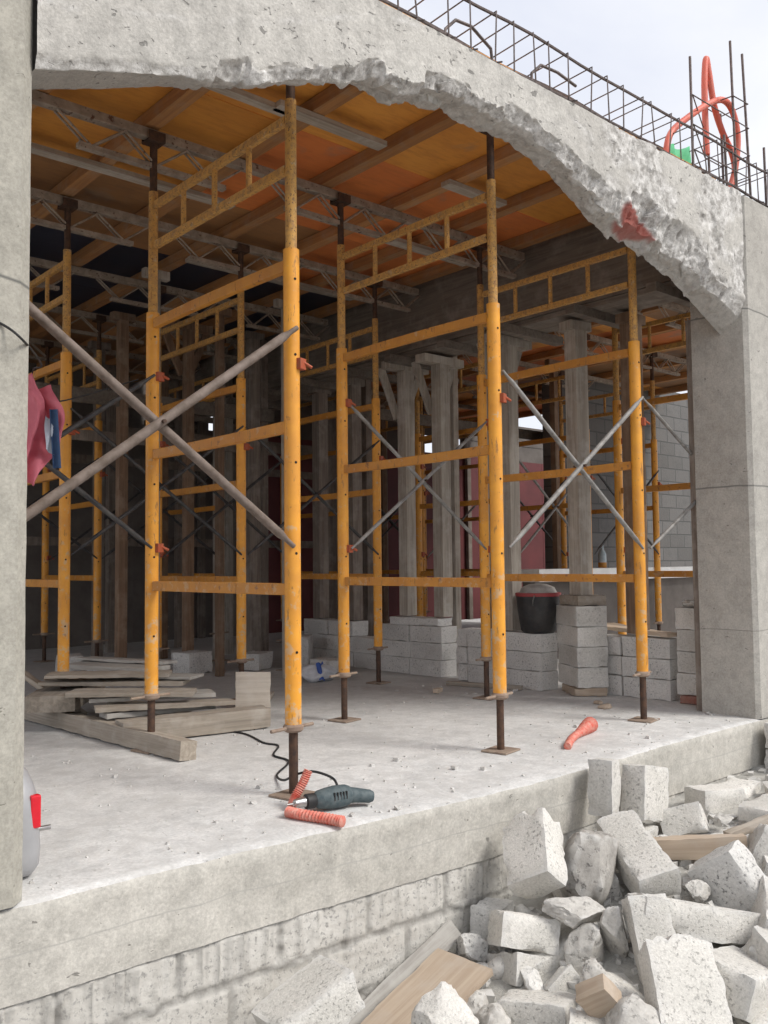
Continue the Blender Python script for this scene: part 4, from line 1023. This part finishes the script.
def axes(c, L, Q, mat, lab, name, seed, cat, brk=None, chip=.012):
    q = Matrix(Q)
    if q.determinant() < 0: q = Matrix((Q[0], Q[1], [-a for a in Q[2]]))
    mw = q.transposed().to_4x4(); mw.translation = Vector(c)
    place(rough_box(L, seed, chip, amp=.002, brk=brk), name, mat, mw, lab, cat)
axes([1.496, -1.057, -0.293], [0.40, 0.093, 0.075], [[-0.657, 0.749, -0.084], [0.021, -0.093, -0.995], [0.753, 0.656, -0.045]], 'wood_tan', 'short tan timber lying across the blocks at the right', 'timber_offcut', 7, 'timber', chip=.006)
axes([0.312, -1.345, -0.485], [0.122, 0.105, 0.067], [[-0.283, 0.795, -0.537], [0.647, -0.255, -0.719], [-0.708, -0.551, -0.442]], 'wood_tan', 'small tan timber cube wedged low in the middle of the heap', 'timber_offcut', 8, 'timber', chip=.006)
def frm(pa, pb, pc):   # plank from three corners: a->b length, a->c width
    a, b, c = Vector(pa), Vector(pb), Vector(pc); x = (b - a); y = (c - a); L = x.length; x.normalize(); y -= x * y.dot(x); Wd = y.length; y.normalize()
    return a, x, y, L, Wd
def board3(pa, pb, pc, th, mat, lab):
    a, x, y, L, Wd = frm(pa, pb, pc); z = x.cross(y)
    if z.z < 0: z = -z
    q = Matrix((x, y, x.cross(y))).transposed().to_4x4(); q.translation = a + x * L / 2 + y * Wd / 2 - z * th / 2
    place(rough_box((L, Wd, th), 17, .005, amp=.0015), 'wood_board', mat, q, lab, 'board')
board3((.40, -.545, -.47), (-.35, -.56, -.745), (.37, -.60, -.55), .03, 'wood_silver', 'weathered grey board leaning against the foundation at bottom centre')
board3((.29, -.585, -.545), (-.5, -.70, -.74), (.22, -.86, -.585), .028, 'wood_tan', 'tan board lying in front of the weathered grey board')
plank((1.60, -1.14, -.245), (2.1, -1.28, -.17), .07, .022, 'wood_grey', 'thin brown plank lying low at the right edge of the heap')
# two blocks of the pier at the right end of the slab
place(rough_box((.5, .3, .16), 201, .012), 'pier_block', 'block_concrete', TR((3.42, -.68, -.083), (0, 0, 2)), 'upper grey pier block at the right end of the slab', 'concrete block')
place(rough_box((.5, .32, .42), 202, .012), 'pier_block', 'block_concrete_shade', TR((3.44, -.68, -.377), (0, 0, 1)), 'lower grey pier block at the right end of the slab', 'concrete block')
place(rough_box((.14, .36, .36), 203, .02), 'concrete_block', 'block_concrete', TR((1.66, -1.36, -.40), (28, 12, 40)), 'white block cut by the right picture edge below the timber', 'concrete block', 'blocks and chunks of the rubble heap')
axes([.74, -1.30, -.47], [.40, .16, .10], [[.28, .42, .86], [.80, -.59, .06], [.54, .69, -.48]], 'block_concrete', 'tall narrow slab standing behind the cracked slab', 'concrete_block', 211, 'concrete block')
axes([1.02, -1.36, -.42], [.62, .20, .13], [[.80, -.56, -.21], [.50, .82, -.28], [.33, .12, .94]], 'block_concrete', 'long white slab running down to the right edge behind the cracked slab', 'concrete_block', 212, 'concrete block', brk=(0, 1, .03), chip=.025)
axes([.98, -.80, -.43], [.28, .2, .14], [[.7, -.6, .3], [.5, .8, .2], [-.4, .0, .9]], 'block_concrete_shade', 'shaded block under the boulder in the heap', 'concrete_block', 213, 'concrete block')
axes([1.45, -.68, -.36], [.38, .2, .14], [[.97, .2, .05], [-.2, .97, .1], [.0, -.1, 1]], 'block_concrete', 'flat block under the upright pair at the slab edge', 'concrete_block', 214, 'concrete block')
axes([.60, -.60, -.55], [.15, .14, .22], [[.95, .3, .0], [-.3, .95, .0], [.0, .0, 1]], 'block_concrete_shade', 'shaded block against the foundation beside the large upright block', 'concrete_block', 215, 'concrete block')
axes([1.25, -1.45, -.52], [.34, .22, .14], [[.8, -.55, -.2], [.55, .83, -.1], [.2, .0, .97]], 'block_concrete_shade', 'shaded block below the grey porous one at the right', 'concrete_block', 216, 'concrete block')
axes([.80, -1.72, -.62], [.26, .2, .12], [[.7, -.7, .1], [.7, .7, -.1], [.0, .1, .99]], 'block_concrete', 'pale curved block in the bottom right corner', 'concrete_block', 217, 'concrete block', chip=.05)
axes([1.42, -1.12, -.46], [.3, .18, .14], [[.9, .4, -.1], [-.4, .9, .0], [.1, .05, .99]], 'block_concrete_shade', 'shaded block under the end of the short timber', 'concrete_block', 218, 'concrete block')
axes([1.95, -.95, -.40], [.4, .22, .14], [[.95, -.3, .05], [.3, .95, .0], [.0, .0, 1]], 'block_concrete_shade', 'flat block under the thin plank at the right', 'concrete_block', 219, 'concrete block')
for q, (c, L, rot, lab) in enumerate((((1.72, -1.30, -.36), (.36, .2, .15), (18, -12, 35), 'pale block near the right edge behind the grey porous one'),
        ((1.10, -1.68, -.50), (.36, .24, .15), (25, 10, -20), 'pale block in the right corner under the long white slab'),
        ((2.45, -1.25, -.42), (.4, .2, .15), (8, 14, 60), 'pale block at the far right behind the thin plank'),
        ((1.95, -1.65, -.50), (.4, .22, .15), (-15, 8, 10), 'pale block beyond the right picture edge, lower one'),
        ((.52, -1.28, -.62), (.3, .2, .14), (20, -8, 60), 'pale block under the narrow slab in front'),
        ((.66, -.92, -.56), (.34, .2, .15), (6, -20, -25), 'grey block under the jagged lumps in mid heap'),
        ((2.62, -.85, -.40), (.36, .2, .15), (4, 6, -15), 'flat pale block by the lower pier block'),
        ((.10, -1.22, -.70), (.3, .2, .12), (5, 4, 70), 'half buried block at the bottom of the heap'),
        ((2.10, -1.28, -.33), (.38, .2, .15), (12, -10, 20), 'pale block behind the white block cut by the picture edge'),
        ((2.42, -.98, -.36), (.34, .2, .15), (-8, 10, 75), 'pale block between the cream block and the pier'),
        ((1.62, -1.02, -.40), (.36, .2, .15), (10, -16, -40), 'grey block below the leaning porous block'),
        ((1.24, -1.56, -.43), (.40, .22, .16), (22, -6, 28), 'broad pale block low in the right corner of the picture'),
        ((.84, -1.58, -.52), (.34, .22, .15), (10, 14, 5), 'pale block just right of the cracked slab'),
        ((.20, -1.40, -.64), (.28, .2, .14), (16, -8, 35), 'pale block in front of the timber cube'),
        ((2.66, -1.0, -.27), (.36, .2, .15), (6, -12, -50), 'pale block high at the right edge before the pier'),
        ((2.92, -.86, -.31), (.36, .2, .15), (10, 6, 15), 'pale block touching the foot of the lower pier block'),
        ((2.50, -.68, -.33), (.34, .18, .15), (4, -6, 5), 'grey block along the slab face right of the standing one'),
        ((1.98, -.66, -.42), (.36, .2, .15), (-6, 5, -10), 'grey block low along the slab face behind the leaning porous block'),
        ((1.78, -1.52, -.43), (.38, .22, .16), (18, 10, -65), 'pale block low at the right edge beneath the cut white one'))):
    place(rough_box(L, 230 + q, .018, amp=.003), 'concrete_block', 'block_concrete', TR(c, rot), lab, 'concrete block', 'blocks and chunks of the rubble heap')
RK = [('boulder', (.92, -.86, -.28), (.25, .19, .32), 'mottled round mortar lump left of the long tilted block', 'boulder_mortar', (10, 20, 30)),
      ('r1', (.66, -.99, -.39), (.24, .14, .10), 'jagged pale lump below the large upright block', 'rubble_mortar', (0, 10, -20)),
      ('r2', (.62, -1.07, -.50), (.17, .13, .14), 'white-faced jagged chunk below the boulder', 'rubble_mortar', (20, -25, 10)),
      ('r3', (.71, -1.14, -.44), (.09, .10, .20), 'tall narrow jagged chunk beside the white-faced one', 'rubble_mortar', (12, -18, 0)),
      ('s1', (.40, -.66, -.57), (.15, .12, .11), 'dark irregular chunk at the foot of the foundation', 'block_concrete_shade', (0, 30, 40)),
      ('s2', (.35, -.76, -.63), (.12, .11, .09), 'smooth rounded grey cobble beside the tan board', 'block_concrete_shade', (0, 0, 0)),
      ('wedge', (-.10, -1.02, -.55), (.15, .18, .24), 'pointed pale wedge of block standing before the tan board', 'block_concrete', (15, 35, 50)),
      ('rough', (.33, -1.46, -.54), (.19, .17, .18), 'rough rounded chunk left of the cracked slab', 'rubble_mortar', (30, 0, 10)),
      ('s3', (.22, -.87, -.66), (.12, .11, .10), 'round grey chunk under the tan board end', 'rubble_mortar', (0, 0, 30)),
      ('s4', (.17, -.98, -.67), (.13, .1, .12), 'angular grey chunk left of the bottom block', 'rubble_mortar', (40, 0, 70)),
      ('s5', (.45, -1.22, -.50), (.08, .08, .10), 'small pale chunk behind the timber cube', 'rubble_mortar', (0, 40, 0)),
      ('s6', (1.02, -1.02, -.42), (.06, .06, .06), 'small round grey pebble beneath the boulder', 'block_concrete_shade', (0, 0, 0)),
      ('s7', (1.18, -1.22, -.37), (.10, .08, .07), 'crumbly grey lump at the lower end of the tilted block', 'rubble_mortar', (0, 10, 0)),
      ('s8', (1.05, -1.62, -.5), (.28, .2, .16), 'grey broken lump under the long white slab', 'rubble_mortar', (0, 20, 10)),
      ('s9', (1.88, -.96, -.27), (.10, .07, .05), 'little heap of crumbs beside the thin plank', 'rubble_mortar', (0, 0, 0))]
for i, (_, loc, d, lab, mm, rot) in enumerate(RK):
    place(rock_mesh(d, 400 + i * 7), 'concrete_chunk', mm, TR(loc, rot), lab, 'concrete chunk', 'blocks and chunks of the rubble heap')
rnd = random.Random(21)
for k in range(30):
    x = rnd.uniform(.0, 2.9); y = rnd.uniform(-2.0, -.62); s = rnd.uniform(.05, .095)
    place(rock_mesh((s * 1.2, s, s * .8), 600 + k, 3) if k % 3 else rough_box((s * 1.8, s * 1.1, s), 600 + k, .025), 'concrete_chunk', rnd.choice(['rubble_mortar', 'block_concrete', 'block_concrete_shade']),
          TR((x, y, hmound(x, y) + s * .12), (rnd.uniform(-30, 30), rnd.uniform(-30, 30), rnd.uniform(0, 360))), 'small broken grey chunk filling gaps between larger rubble blocks', 'concrete chunk', 'filler chunks of the rubble heap')

# ------------------------------------------------------------------ light
sd = Vector((.30, -.64, .74)).normalized()      # towards the sun
sun = bpy.data.lights.new('sun', 'SUN'); so = bpy.data.objects.new('sun', sun); COL.objects.link(so)
sun.energy = 2.9; sun.angle = R(20); sun.color = (1, .96, .9)
so.rotation_euler = (-sd).to_track_quat('-Z', 'Y').to_euler(); so.location = (0, -5, 8)
w = bpy.data.worlds.new('World'); SC.world = w; w.use_nodes = True; nt = w.node_tree; nt.nodes.clear()
out = nt.nodes.new('ShaderNodeOutputWorld')
sky = N(nt, 'ShaderNodeTexSky', sky_type='NISHITA'); sky.sun_disc = False
sky.sun_elevation = math.asin(sd.z); sky.sun_rotation = math.atan2(sd.x, sd.y)
b1 = N(nt, 'ShaderNodeBackground'); b1.inputs[1].default_value = .1; nt.links.new(sky.outputs[0], b1.inputs[0])
tc = N(nt, 'ShaderNodeTexCoord'); mp = N(nt, 'ShaderNodeMapping'); mp.inputs['Scale'].default_value = (1, 1, 2.2); nt.links.new(tc.outputs['Generated'], mp.inputs[0])
cl = noise(nt, mp.outputs[0], 2.2, 7, .55, .3)
cc = ramp(nt, cl, [(.34, (.71, .735, .82)), (.5, (.80, .815, .865)), (.64, (.90, .90, .92))])
b2 = N(nt, 'ShaderNodeBackground'); b2.inputs[1].default_value = 1.3; nt.links.new(cc, b2.inputs[0])
mx = N(nt, 'ShaderNodeMixShader'); mx.inputs[0].default_value = .86
nt.links.new(b1.outputs[0], mx.inputs[1]); nt.links.new(b2.outputs[0], mx.inputs[2]); nt.links.new(mx.outputs[0], out.inputs[0])

SC.view_settings.view_transform = 'Standard'; SC.view_settings.look = 'None'; SC.view_settings.exposure = 0; SC.view_settings.gamma = 1
SC.render.engine = 'CYCLES'
SC.cycles.use_denoising = True
SC.cycles.max_bounces = 8; SC.cycles.diffuse_bounces = 6; SC.cycles.glossy_bounces = 3; SC.cycles.adaptive_threshold = .03; SC.cycles.use_adaptive_sampling = True
try: SC.cycles.denoiser = 'OPENIMAGEDENOISE'
except Exception: pass
